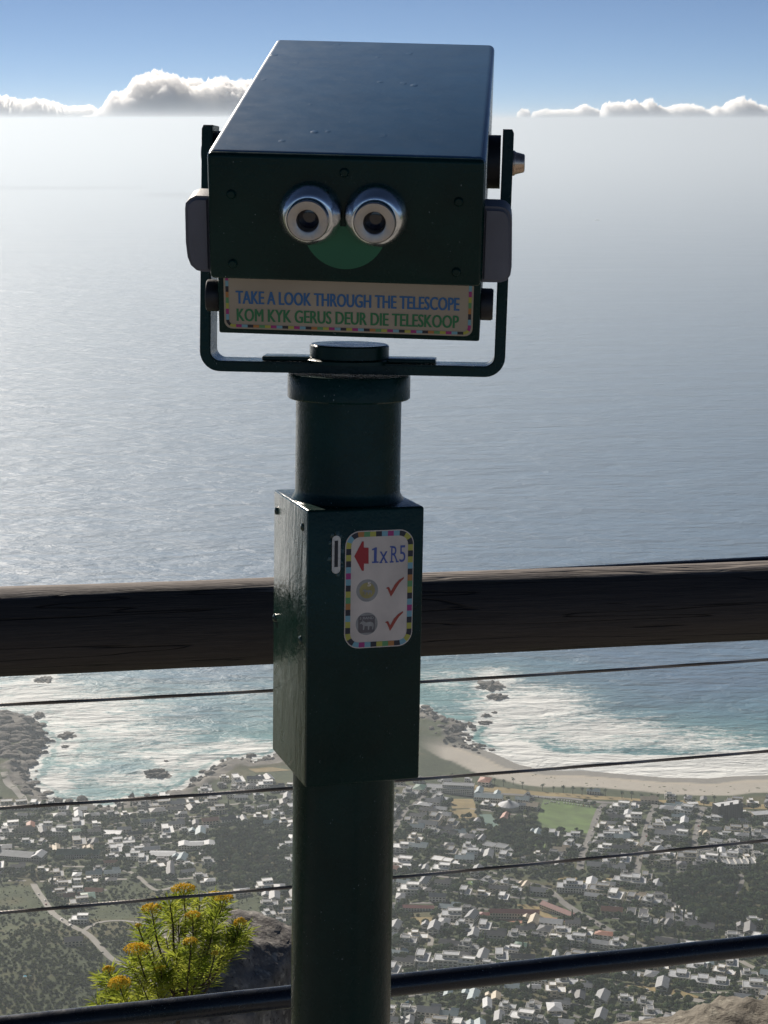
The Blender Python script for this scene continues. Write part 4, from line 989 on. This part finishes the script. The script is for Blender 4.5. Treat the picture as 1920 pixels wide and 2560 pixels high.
# post
mb = MB(); mb.lathe([(.058, TB + .012), (.058, -.150)], 64); vp(mb, 'lower_pole', P_, PF)
mb = MB(); mb.lathe([(.11, TB), (.11, TB + .010), (.108, TB + .012), (.058, TB + .012)], 48); vp(mb, 'base_plate', P_, PF)
mb = MB(); mb.lathe([(.0655, .146), (.0625, .1545), (.0588, .1605), (.0584, .166), (.0584, .272), (.0584, .274)], 64); vp(mb, 'neck', P_, PF)
mb = MB(); mb.lathe([(.0583, .2655), (.0662, .2655), (.0678, .2670), (.0678, .2905), (.0665, .2928), (.0400, .2928)], 64); vp(mb, 'collar', P_, PF)
mb = MB(); mb.lathe([(.0485, .3048), (.0485, .3085), (.0465, .3098), (.0437, .3104), (.0437, .3235), (.0420, .3252), (.0, .3252)], 56); vp(mb, 'cap', P_, YF)
# yoke: one flat bar bent into a U
def arc(cx, cz, r, a0, a1, n=7): return [(cx + r * math.cos(rad(a0 + (a1 - a0) * i / n)), cz + r * math.sin(rad(a0 + (a1 - a0) * i / n))) for i in range(n + 1)]
x0, x1, zb, zt, th = -.1620, .1712, .2942, .5585, .0118
outer = [(x0 + .002, zt - .004)] + arc(x0 + .022, zb + .022, .022, 180, 270) + arc(x1 - .022, zb + .022, .022, 270, 360) + [(x1 + .003, zt - .004), (x1 + .001, zt)]
inner = [(x1 - th + .003, zt)] + arc(x1 - th - .011, zb + th + .011, .011, 360, 270) + arc(x0 + th + .011, zb + th + .011, .011, 270, 180) + [(x0 + th + .002, zt), (x0 + .004, zt)]
poly = outer + inner
bm = bmesh.new(); f = bm.faces.new([bm.verts.new((x, -.026, z)) for x, z in poly]); r = bmesh.ops.extrude_face_region(bm, geom=[f])
for g in r['geom']:
    if isinstance(g, bmesh.types.BMVert): g.co.y = .026
bmesh.ops.recalc_face_normals(bm, faces=bm.faces[:])
bmesh.ops.bevel(bm, geom=[e for e in bm.edges if abs(e.verts[0].co.y - e.verts[1].co.y) < 1e-5], offset=.0016, segments=2, affect='EDGES', clamp_overlap=True)
mb = MB(); mb.bm(bm, 0, True); yoke = vp(mb, 'yoke', P_, YF, sharp=30)
mb = MB(); mb.box(-.0945, .0955, -.018, .020, .3065, .3112, 0, None, .001); vp(mb, 'stiffener_plate', P_, YF, yoke)
mb = MB(); RX = Matrix.Rotation(rad(90), 4, 'Y')
mb.lathe([(.0135, .0), (.0135, .002), (.0120, .0035), (.0098, .0122), (.0085, .0132), (.0, .0132)], 32, 0, Matrix.Translation((.1735, .002, .5235)) @ RX); vp(mb, 'pivot_knob', M['brass'], YF, yoke)
mb = MB(); mb.lathe([(.0115, .0), (.0115, .0018), (.0095, .0034), (.0, .0036)], 24, 0, Matrix.Translation((-.1602, .002, .5290)) @ Matrix.Rotation(rad(-90), 4, 'Y')); vp(mb, 'pivot_bolt', P_, YF, yoke)
for sx_ in (-1, 1):
    a, b = (.128, .1605) if sx_ > 0 else (-.1490, -.128)
    mb = MB(); mb.lathe([(.0285, a), (.0285, b)], 40, 0, Matrix.Translation((.0, .002, .5245)) @ RX); vp(mb, 'pivot_spacer', M['black'], YF, yoke)
# head
HW, HH, HD = .1350, .0643, .575
mb = MB(); mb.box(-HW, HW, .004, HD, -HH, HH, 0, None, .007, 4)
for f_i in range(len(mb.f)):                     # lid faces get the brushed paint with sky sheen in its colour
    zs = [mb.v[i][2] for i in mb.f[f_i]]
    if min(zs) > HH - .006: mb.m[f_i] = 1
housing = vp(mb, 'housing', [P_, M['paint_sky_sheen']], HF, sharp=30)
mb = MB(); mb.box(-HW + .0012, HW - .0012, -.0005, .012, -HH + .0010, HH - .0012, 0, None, .0045, 3); vp(mb, 'face_plate', P_, HF, housing, 30)
for (x, z) in ((-.1108, .0229), (.1099, .0221), (-.1108, -.0471), (.1096, -.0484), (-.0008, .0475)):
    mb = MB(); mb.lathe([(.0048, 0), (.0046, .0012), (.0032, .0026), (.0, .0030)], 20, 0, Matrix.Translation((x, -.0004, z)) @ Matrix.Rotation(rad(90), 4, 'X')); vp(mb, 'screw', P_, HF, housing)
# green vinyl patch under the eyepieces
pts = [(.0408 * math.sin(rad(a_)), -.008 - .0408 * math.cos(rad(a_))) for a_ in range(-70, 71, 7)] + [(.030, -.004), (.012, -.0062), (-.0018, -.0056), (-.016, -.0062), (-.030, -.004)]
mb = MB(); mb.prism(pts, -.0011, -.0004); vp(mb, 'green_patch', M['smile'], HF, housing)
for ex in (-.0336, .0306):
    E = HF @ Matrix.Translation((ex, -.0004, .0068)) @ Matrix.Rotation(rad(90), 4, 'X')
    mb = MB(); mb.lathe([(.0306, .0), (.0311, .002), (.0311, .0055), (.0298, .0095), (.0268, .0150), (.0240, .0185), (.0222, .0200), (.0206, .0204), (.0206, .0275), (.0200, .0288)], 64, 0, None, True, False)
    ep = vp(mb, 'eyepiece', M['steel'], E, V)
    mb = MB(); mb.lathe([(.0200, .0287), (.0192, .0298), (.0120, .0298), (.0109, .0290), (.0107, .0200), (.0107, .0150)], 64, 0, None, True, False); vp(mb, 'rim', M['steel_face'], E, ep)
    mb = MB(); mb.lathe([(.0109, .0140), (.0107, .0165), (.0075, .0178), (.004, .0184), (.0, .0186)], 40); vp(mb, 'lens', M['lens'], E, ep)
# grey side grips
for sgn in (-1, 1):
    if sgn < 0: prof = [(-.1335, .0172), (-.1475, .0172), (-.1530, .0145), (-.1577, .0095), (-.1585, .004), (-.1588, -.030), (-.1575, -.045), (-.1545, -.0535), (-.1490, -.0585), (-.1430, -.0600), (-.1335, -.0600)]
    else: prof = [(.1335, .0152)] + [(.1490, .0152), (.1548, .0140), (.1590, .0105), (.1612, .005), (.1620, -.002), (.1634, -.045), (.1624, -.0535), (.1590, -.0590), (.1530, -.0612), (.1335, -.0615)]
    bm = bmesh.new(); f = bm.faces.new([bm.verts.new((x, .008, z)) for x, z in prof]); r = bmesh.ops.extrude_face_region(bm, geom=[f])
    for g in r['geom']:
        if isinstance(g, bmesh.types.BMVert): g.co.y = .042
    bmesh.ops.recalc_face_normals(bm, faces=bm.faces[:])
    bmesh.ops.bevel(bm, geom=[e for e in bm.edges if abs(e.verts[0].co.y - e.verts[1].co.y) < 1e-5], offset=.0035, segments=3, affect='EDGES')
    mb = MB(); mb.bm(bm, 0, True); vp(mb, 'side_grip', M['grip'], HF, housing, 40)
# lower box with the sign
mb = MB(); mb.box(-.1308, .1340, .030, .40, -.1302, -HH + .002, 0, None, .002); lower = vp(mb, 'lower_box', P_, HF)
for sgn in (-1, 1):
    mb = MB(); a, b = (.1335, .1465) if sgn > 0 else (-.1455, -.1305)
    mb.lathe([(.0150, a), (.0162, a + .001), (.0162, b - .002), (.0150, b)], 32, 0, Matrix.Translation((0, .052, -.0975)) @ RX); vp(mb, 'side_knob', M['black'], HF, lower)
def rrect(x0, x1, z0, z1, r, n=6):
    return arc(x1 - r, z1 - r, r, 0, 90, n) + arc(x0 + r, z1 - r, r, 90, 180, n) + arc(x0 + r, z0 + r, r, 180, 270, n) + arc(x1 - r, z0 + r, r, 270, 360, n)
def resample(path, N):
    p = path + [path[0]]; L = [0]
    for a, b in zip(p, p[1:]): L.append(L[-1] + math.dist(a, b))
    out = []
    for k in range(N):
        s = L[-1] * k / N; i = max(j for j in range(len(p) - 1) if L[j] <= s + 1e-12); t_ = (s - L[i]) / max(1e-9, L[i + 1] - L[i])
        out.append((p[i][0] + (p[i + 1][0] - p[i][0]) * t_, p[i][1] + (p[i + 1][1] - p[i][1]) * t_))
    return out
def ring(mb, x0, x1, z0, z1, r, w, y, nblocks, seq, skip=None):
    """border of coloured blocks between two rounded rectangles"""
    K = nblocks * 3; rr = r
    cen = rrect(x0 + w / 2, x1 - w / 2, z0 + w / 2, z1 - w / 2, rr - w / 2, 10); c = resample(cen, K)
    for k in range(K):
        a, b = c[k], c[(k + 1) % K]
        ta = (c[(k + 1) % K][0] - c[k - 1][0], c[(k + 1) % K][1] - c[k - 1][1]); tb = (c[(k + 2) % K][0] - a[0], c[(k + 2) % K][1] - a[1])
        na = Vector((ta[1], -ta[0])).normalized() * w / 2; nb_ = Vector((tb[1], -tb[0])).normalized() * w / 2
        if skip and skip((a[0] + b[0]) / 2, (a[1] + b[1]) / 2): continue
        mb.add([(a[0] + na.x, y, a[1] + na.y), (a[0] - na.x, y, a[1] - na.y), (b[0] - nb_.x, y, b[1] - nb_.y), (b[0] + nb_.x, y, b[1] + nb_.y)], [(0, 1, 2, 3)], seq[(k // 3) % len(seq)])
RING = [M[k] for k in ('c_black', 'c_yellow', 'c_orange', 'c_green', 'c_cyan', 'c_pink')]
def text_mb(s, x0, x1, z0, z1, y, bold=.0, dest=None, m=0):
    cu = bpy.data.curves.new('lettering', 'FONT'); cu.body = s; cu.size = 1; cu.offset = bold; cu.extrude = 0; cu.resolution_u = 3
    o = bpy.data.objects.new('lettering', cu); COL.objects.link(o); bpy.context.view_layer.update()
    me = bpy.data.meshes.new_from_object(o.evaluated_get(bpy.context.evaluated_depsgraph_get()))
    vs = [v.co.copy() for v in me.vertices]; fs = [tuple(p.vertices) for p in me.polygons]
    bpy.data.objects.remove(o); bpy.data.curves.remove(cu); bpy.data.meshes.remove(me)
    xa, xb = min(v.x for v in vs), max(v.x for v in vs); za, zb_ = min(v.y for v in vs), max(v.y for v in vs)
    mb = dest or MB(); mb.add([(x0 + (v.x - xa) / (xb - xa) * (x1 - x0), y, z0 + (v.y - za) / (zb_ - za) * (z1 - z0)) for v in vs], fs, m); return mb
SY_ = .0300
mb = MB(); mb.prism(rrect(-.1245, .1268, -.1238, -.0630, .008), SY_ - .0028, SY_ - .0002); sign = vp(mb, 'sign_plate', M['sign_white'], HF, lower)
mb = MB(); ring(mb, -.1226, .1250, -.1221, -.0632, .0075, .0030, SY_ - .0031, 100, [0, 1, 5, 4, 0, 2, 3, 1, 5, 4]); vp(mb, 'sign_border', RING, HF, lower)
for txt, x0_, x1_, za_, zb_, mk in (('TAKE A LOOK THROUGH THE TELESCOPE', -.1120, .1126, -.0972, -.0835, 'blue'), ('KOM KYK GERUS DEUR DIE TELESKOOP', -.1114, .1125, -.1156, -.1022, 'green')):
    mb = MB()
    for q_, (dx, dz) in enumerate(((0, 0), (.0005, 0), (-.0005, 0))): text_mb(txt, x0_ + dx, x1_ + dx, za_ + dz, zb_ + dz, SY_ - .0031 - q_ * .00004, 0, mb)
    vp(mb, 'lettering', M[mk], HF, lower)
# coin box
CF = PF @ Matrix.Translation((0, -.14851559 / 2, 0)); CW, CH, CD = .1316 / 2, .3080 / 2, .1485
mb = MB(); mb.box(-CW, CW, 0, CD, -CH, CH, 0, None, .0030, 3)
for i in range(len(mb.f)):
    if max(mb.v[k][0] for k in mb.f[i]) < -CW + .0029: mb.m[i] = 1
coinbox = vp(mb, 'coin_box', [P_, M['paint_side']], CF, sharp=30)
for (y, z) in ((.1345, .1315), (.0191, .1329), (.1394, .0059), (.0240, .0067)):
    mb = MB(); mb.lathe([(.0046, -.0002), (.0044, .0010), (.0030, .0022), (.0012, .0024), (.0009, .0012), (0, .0012)], 20, 0, Matrix.Translation((-CW, y, z)) @ Matrix.Rotation(rad(-90), 4, 'Y')); vp(mb, 'rivet', M['paint_side'], CF, coinbox)
mb = MB()
for k in range(14):
    a = rng.uniform(0, 6.28); mb.bm(lump(.003, .0018, .005, 40 + k, 1, .4), 0, True, Matrix.Translation((-.0341 + .0068 * math.cos(a), .0002, .1048 + .0235 * math.sin(a))))
vp(mb, 'paint_crust', M['paint_side'], CF, coinbox)
mb = MB(); mb.prism(rrect(-.0388, -.0293, .0842, .1258, .0047), -.0022, .0008); slot = vp(mb, 'coin_slot_plate', M['steel_face'], CF)
mb = MB(); mb.box(-.0360, -.0322, -.0026, -.0018, .0915, .1203); vp(mb, 'slot', M['black'], CF, slot)
mb = MB(); mb.prism(rrect(-.0236, .0540, -.0003, .1296, .0165, 8), -.0009, -.0001); stick = vp(mb, 'price_sticker', M['white_sticker'], CF)
mb = MB(); ring(mb, -.0226, .0531, .0007, .1286, .0158, .0056, -.0011, 54, [0, 1, 0, 4, 5, 4, 0, 1, 3, 2, 0, 4, 1]); vp(mb, 'sticker_border', RING, CF, stick)
T = -.0012
mb = MB(); mb.prism([(-.0134, .1021), (-.0048, .1181), (-.0030, .1180), (-.0029, .1113), (.0025, .1109), (.0028, .0933), (-.0024, .0936), (-.0025, .0857), (-.0047, .0858)], T, -.0008); vp(mb, 'arrow', M['red'], CF, stick)
mb = MB(); mb.add([(x, T, z) for x, z in ((.0066, .0938), (.0140, .0938), (.0140, .0953), (.0119, .0955), (.0119, .1109), (.0102, .1109), (.0064, .1092), (.0064, .1078), (.0088, .1082), (.0088, .0955), (.0066, .0953))], [tuple(range(11))])
text_mb('x', .0152, .0243, .0936, .1062, T, .0, mb)
text_mb('R', .0282, .0362, .0936, .1116, T, .0, mb)
for (a, b, c_, e) in ((.0268, .0312, .0934, .0950), (.0268, .0300, .1102, .1117), (.0338, .0370, .0934, .0950), (.0150, .0185, .0934, .0943), (.0212, .0246, .0934, .0943)): mb.box(a, b, T + .00005, T + .0003, c_, e)
text_mb('5', .0378, .0446, .0935, .1120, T, .0, mb); vp(mb, 'lettering', M['navy'], CF, stick)
def tick(dx, dz):
    p = [(.0230, .0652), (.0247, .0664), (.0266, .0664), (.0289, .0617), (.0330, .0690), (.0380, .0740), (.0432, .0768), (.0434, .0753), (.0385, .0705), (.0345, .0645), (.0319, .0601), (.0287, .0554), (.0268, .0600), (.0250, .0640)]
    return [(x + dx, z + dz) for x, z in p]
for dx, dz in ((0, 0), (-.0003, -.0381)):
    mb = MB(); mb.prism(tick(dx, dz), T, -.0008); vp(mb, 'tick_mark', M['tick'], CF, stick)
def disc(mb, cx, cz, r, y, m, n=40): mb.add([(cx + r * math.cos(6.28318 * k / n), y, cz + r * math.sin(6.28318 * k / n)) for k in range(n)], [tuple(range(n))], m)
BUCK = [(-.52, .10), (-.40, .30), (-.30, .30), (-.34, .52), (-.24, .34), (-.05, .22), (.25, .26), (.45, .18), (.52, -.05), (.46, -.35), (.38, -.38), (.38, -.12), (.20, -.08), (.18, -.38), (.08, -.38), (.08, -.08), (-.14, -.06), (-.18, -.36), (-.27, -.36), (-.26, .02), (-.38, .12)]
mb = MB(); cx, cz = .0017, .0637; disc(mb, cx, cz, .0131, T + .0004, 2); disc(mb, cx, cz, .0124, T + .00025, 1); disc(mb, cx, cz, .0088, T + .0001, 0)
mb.add([(cx + x * .011, T, cz - .0015 + z * .008) for x, z in BUCK], [tuple(range(len(BUCK)))], 1); text_mb('5', cx + .0002, cx + .0042, cz + .0045, cz + .0095, T, .03, mb, 3)
vp(mb, 'gold_coin', [M['gold'], M['silver'], M['coin_rim'], M['white_sticker']], CF, stick)
mb = MB(); cx, cz = .0017, .0267; disc(mb, cx, cz, .0132, T + .0004, 2); disc(mb, cx, cz, .0125, T + .00025, 1)
mb.add([(cx + x, T + .0001, cz + z) for x, z in rrect(-.0096, .0092, -.0100, .0092, .003)], [tuple(range(28))], 0)
mb.add([(cx + x * .016, T, cz - .0015 + z * .014) for x, z in BUCK], [tuple(range(len(BUCK)))], 1); text_mb('5 RAND', cx - .0082, cx + .0080, cz + .0050, cz + .0080, T, .03, mb, 1)
vp(mb, 'silver_coin', [M['silver_dark'], M['silver'], M['coin_rim']], CF, stick)

# ---------------------------------------------------------------- flowering shrub on the rock
def at(u, v, y): r = ray(u, v); return Vector(r * (y / r[1]))
SB = at(430, 2580, 3.12)
shrub = empty('flowering_shrub', SB, 'bushy shrub with needle leaves and orange yellow flower heads, by the rock at lower left', 'shrub')
HEADS = [(458, 2219, 27, 13, 3.06), (560, 2243, 21, 10, 3.10), (536, 2234, 17, 7, 3.13), (379, 2269, 22, 14, 3.0), (482, 2285, 18, 10, 2.98), (600, 2305, 15, 16, 3.05), (477, 2352, 18, 11, 2.93),
         (342, 2369, 30, 16, 2.93), (271, 2421, 13, 11, 2.97), (299, 2455, 26, 22, 2.9), (345, 2313, 7, 5, 3.0), (402, 2418, 11, 7, 2.97), (537, 2382, 8, 5, 2.98)]
LEAFY = [(425, 2262, 3.12), (500, 2255, 3.12), (540, 2290, 3.02), (575, 2335, 3.06), (520, 2330, 3.1), (445, 2310, 3.08), (560, 2375, 3.02), (600, 2350, 3.12), (500, 2390, 2.96), (440, 2385, 3.0), (470, 2420, 2.95), (380, 2400, 2.97), (325, 2410, 2.95),
         (350, 2450, 2.93), (270, 2490, 2.95), (300, 2505, 2.9), (390, 2470, 2.95), (345, 2495, 2.97), (250, 2440, 3.0), (615, 2325, 3.13), (480, 2450, 2.99), (430, 2440, 3.0), (530, 2420, 3.05), (415, 2345, 3.1), (365, 2330, 3.05), (240, 2505, 3.0), (450, 2540, 3.0), (480, 2560, 3.0)]
for _ in range(12):
    a_ = rng.uniform(0, 6.283); q_ = math.sqrt(rng.random()); u_ = 430 + 185 * q_ * math.cos(a_); v_ = 2400 + 150 * q_ * math.sin(a_) - (u_ - 430) * .45
    if v_ > 2240: LEAFY.append((u_, v_, 3.02 + rng.uniform(-.05, .1)))
nv = []; nf = []
def needle(p, d, L, w):
    d = d.normalized(); s = d.cross(Vector((rng.uniform(-1, 1), rng.uniform(-1, 1), rng.uniform(-.3, 1)))).normalized(); b = d.cross(s)
    q = p + d * L * .55 + Vector((0, 0, .05 * L)); e = p + d * L - Vector((0, 0, .02 * L)); k = len(nv)
    nv.extend([p - s * w * .35, p + s * w * .35, q - s * w * .6, q + s * w * .6 + b * w * .2, e + s * w * .15, q + b * w * .35, e - s * w * .1])
    nf.extend([(k, k + 1, k + 3, k + 5), (k, k + 5, k + 2, k), (k + 2, k + 5, k + 4, k + 6), (k + 5, k + 3, k + 4, k + 4)])
def whorl(tip, root, n, spread, L0):
    ax = (tip - root)
    for _ in range(n):
        t_ = rng.random() ** .7; p = root.lerp(tip, t_); a = rng.uniform(0, 6.283)
        side = ax.normalized().orthogonal(); side = Matrix.Rotation(a, 3, ax.normalized()) @ side
        d = ax.normalized() * rng.uniform(.25, 1.0) * (.7 + .5 * t_) + side * rng.uniform(.4, 1) * spread + Vector((0, 0, .12))
        needle(p + side * .002, d, L0 * rng.uniform(.65, 1.15), .0017)
stems = []
hub = at(455, 2520, 3.05)
for i, (u, v, hw, hh, y) in enumerate(HEADS):
    top = at(u, v + hh * .5, y); px = y / FPX
    down = top + Vector((rng.uniform(-.004, .004) + (455 - u) * .00010, .006, -.045 - .01 * rng.random()))
    stems.append((top, down)); whorl(top - Vector((0, 0, .004)), down, 105 if hw > 9 else 50, 1.3, .025)
    mb = MB()
    N = int(50 + hw * hh * .42)
    for k in range(N):
        a = rng.uniform(0, 6.283); rr = math.sqrt(rng.random()); x = rr * math.cos(a); yy = rr * math.sin(a); zz = (1 - rr * rr) * .75 + rng.uniform(-.45, .12)
        c = Vector((x * hw * px * 1.22, yy * hw * px * 1.0, zz * hh * px + x * rng.uniform(0, .15) * hh * px)); s = rng.uniform(.0010, .0018)
        bm = bmesh.new(); bmesh.ops.create_icosphere(bm, subdivisions=1, radius=s); mb.bm(bm, 0, True, Matrix.Translation(at(u, v, y) - SB + c + Vector((0, 0, -.1 * hh * px))))
    mb.build('flower_head', M['flower'], shrub)
LEAFY = [p_ for p_ in LEAFY if not (p_[1] > 2330 and p_[0] > 640 - (p_[1] - 2330) * 1.15)]
for (u, v, y) in LEAFY:
    top = at(u, v, y); down = top + Vector(((455 - u) * .00012, .004, -.040)); stems.append((top, down)); whorl(top, down, 100, 1.3, .026)
V_ = np.array([tuple(p - SB) for p in nv]); tri = []
for q in nf:
    q = list(dict.fromkeys(q)); tri += [q[:3]] + ([[q[0], q[2], q[3]]] if len(q) == 4 else [])
bigmesh('foliage', V_, np.array(tri), M['needle'], False, parent=shrub)
for i, (top, down) in enumerate(stems):
    mb = MB(); mid = down.lerp(hub, .5) + Vector((rng.uniform(-.01, .01), rng.uniform(-.01, .01), -.008))
    mb.tube([top - SB, top.lerp(down, .5) - SB, down - SB, mid - SB, hub - SB, SB - SB + Vector((0, 0, -.02))], [.0009, .0011, .0016, .0022, .0032, .004], 6); mb.build('branch', M['stem'], shrub)
# ---------------------------------------------------------------- clouds standing on the top of the haze
cm = bpy.data.materials.new('cloud'); cm.use_nodes = True; cn = cm.node_tree.nodes; cn.remove(cn['Principled BSDF'])
cv = cn.new('ShaderNodeVolumePrincipled'); cv.inputs['Color'].default_value = (.998, .998, .998, 1); cv.inputs['Density'].default_value = .012; cv.inputs['Anisotropy'].default_value = .35
cm.node_tree.links.new(cv.outputs[0], cn['Material Output'].inputs['Volume'])
def cloud(name, Y, prof, depth_, seed, label, res=1.0):
    """prof: (px, top py) along the cloud; a lumpy closed hull standing at distance Y, its foot just above the haze"""
    if Y >= 38000: prof = [(a, b - 9) for a, b in prof]
    us = [p[0] for p in prof]; k = Y / FPX
    px = lambda u: (u - 960) * k; pz = lambda v: (300 - v) * k
    x0, x1 = px(us[0]), px(us[-1]); n = int(210 * res); m_ = int(64 * res)
    V = []; rr = random.Random(seed)
    for i in range(n + 1):
        x = x0 + (x1 - x0) * i / n; top = np.interp(us[0] + (us[-1] - us[0]) * i / n, us, [p[1] for p in prof]); h = max(pz(top) - 42, 25)
        for j in range(m_):
            a = 2 * math.pi * j / m_; cz = math.sin(a); cy = math.cos(a)
            e = max(0.02, min(1, min(i, n - i) / 6))
            q = Vector((x, cy * depth_, max(cz, 0) * h * 1.5)) / 420.0 + Vector((seed, seed * 2, 0))
            q = q * max(1, min(4, 420 / max(h, 60))) ; f = mnoise.fractal(q * 1.0, .8, 2.2, 6); g = 1 - abs(mnoise.noise(q * 3.1)) * 1.6; b_ = 1 - abs(mnoise.noise(q * 8.3)) * 1.6
            k_ = 1 + .24 * f + .17 * g + .11 * b_ - .16
            z = (max(cz, 0) ** .65) * h * e * k_ if cz > 0 else 0
            V.append((x + min(60, h * .12) * f * (cz > 0), Y + cy * depth_ * e * (1 + .3 * f), 44.0 + max(0, z)))
    Q = []
    for i in range(n):
        for j in range(m_): Q.append((i * m_ + j, i * m_ + (j + 1) % m_, (i + 1) * m_ + (j + 1) % m_, (i + 1) * m_ + j))
    c0 = len(V); V += [tuple(np.mean(np.array(V[:m_]), 0)), tuple(np.mean(np.array(V[-m_:]), 0))]; T3 = []
    for a, b_, c_, d_ in Q: T3 += [(a, b_, c_), (a, c_, d_)]
    for j in range(m_): T3 += [(c0, (j + 1) % m_, j), (c0 + 1, n * m_ + j, n * m_ + (j + 1) % m_)]
    o = bigmesh(name, np.array(V), np.array(T3), cm, False)
    return tag(o, label, 'cloud', 'low clouds on the horizon')
cloud('cloud', 30000, [(230, 296), (262, 288), (285, 262), (300, 238), (335, 232), (352, 208), (380, 200), (412, 188), (440, 196), (470, 200), (500, 210), (522, 216), (560, 204), (600, 212), (650, 214), (690, 222), (740, 240), (800, 270), (840, 292)], 900, 3,
      'big sunlit cumulus cloud beside the upper left edge of the viewer head', 1.3)
cloud('cloud', 33000, [(-160, 290), (-80, 256), (0, 252), (20, 245), (45, 248), (70, 260), (100, 253), (118, 247), (140, 258), (170, 265), (200, 268), (240, 266), (275, 284)], 700, 9,
      'low ragged bank of cloud at the far left of the horizon')
cloud('cloud', 38000, [(1285, 293), (1297, 282), (1310, 283), (1318, 291)], 300, 4, 'tiny round cloud puff just right of the viewer head', .5)
cloud('cloud', 40000, [(1318, 292), (1345, 285), (1385, 284), (1420, 286), (1440, 275), (1455, 274), (1480, 284), (1497, 290)], 350, 12, 'thin strip of cloud between the tiny puff and the wider cumulus on the right', .7)
cloud('cloud', 38000, [(1486, 292), (1495, 272), (1520, 267), (1545, 270), (1562, 261), (1580, 268), (1592, 270), (1602, 261), (1615, 264), (1630, 276), (1650, 280), (1668, 276), (1690, 272), (1720, 274), (1745, 283), (1760, 290)], 450, 15, 'wide low cumulus with two domes over the sea on the right', .8)
cloud('cloud', 38000, [(1750, 292), (1765, 278), (1788, 279), (1800, 268), (1815, 262), (1835, 260), (1860, 265), (1880, 274), (1900, 279), (1930, 278), (1990, 284), (2020, 292)], 450, 22, 'flat topped cloud at the far right edge of the horizon', .8)
# ---------------------------------------------------------------- haze: one closed box of even air
mb = MB(); mb.box(-60000, 60000, -30, 110000, SEA - 5, 40.0)
hz = bpy.data.materials.new('haze'); hz.use_nodes = True; hn = hz.node_tree.nodes; hn.remove(hn['Principled BSDF'])
pv = hn.new('ShaderNodeVolumePrincipled'); pv.inputs['Color'].default_value = (.545, .605, .665, 1)
pv.inputs['Density'].default_value = 7.5e-5; pv.inputs['Anisotropy'].default_value = .5
hz.node_tree.links.new(pv.outputs[0], hn['Material Output'].inputs['Volume'])
tag(mb.build('haze', hz), 'pale sea haze filling the air below the horizon', 'haze', kind='stuff')
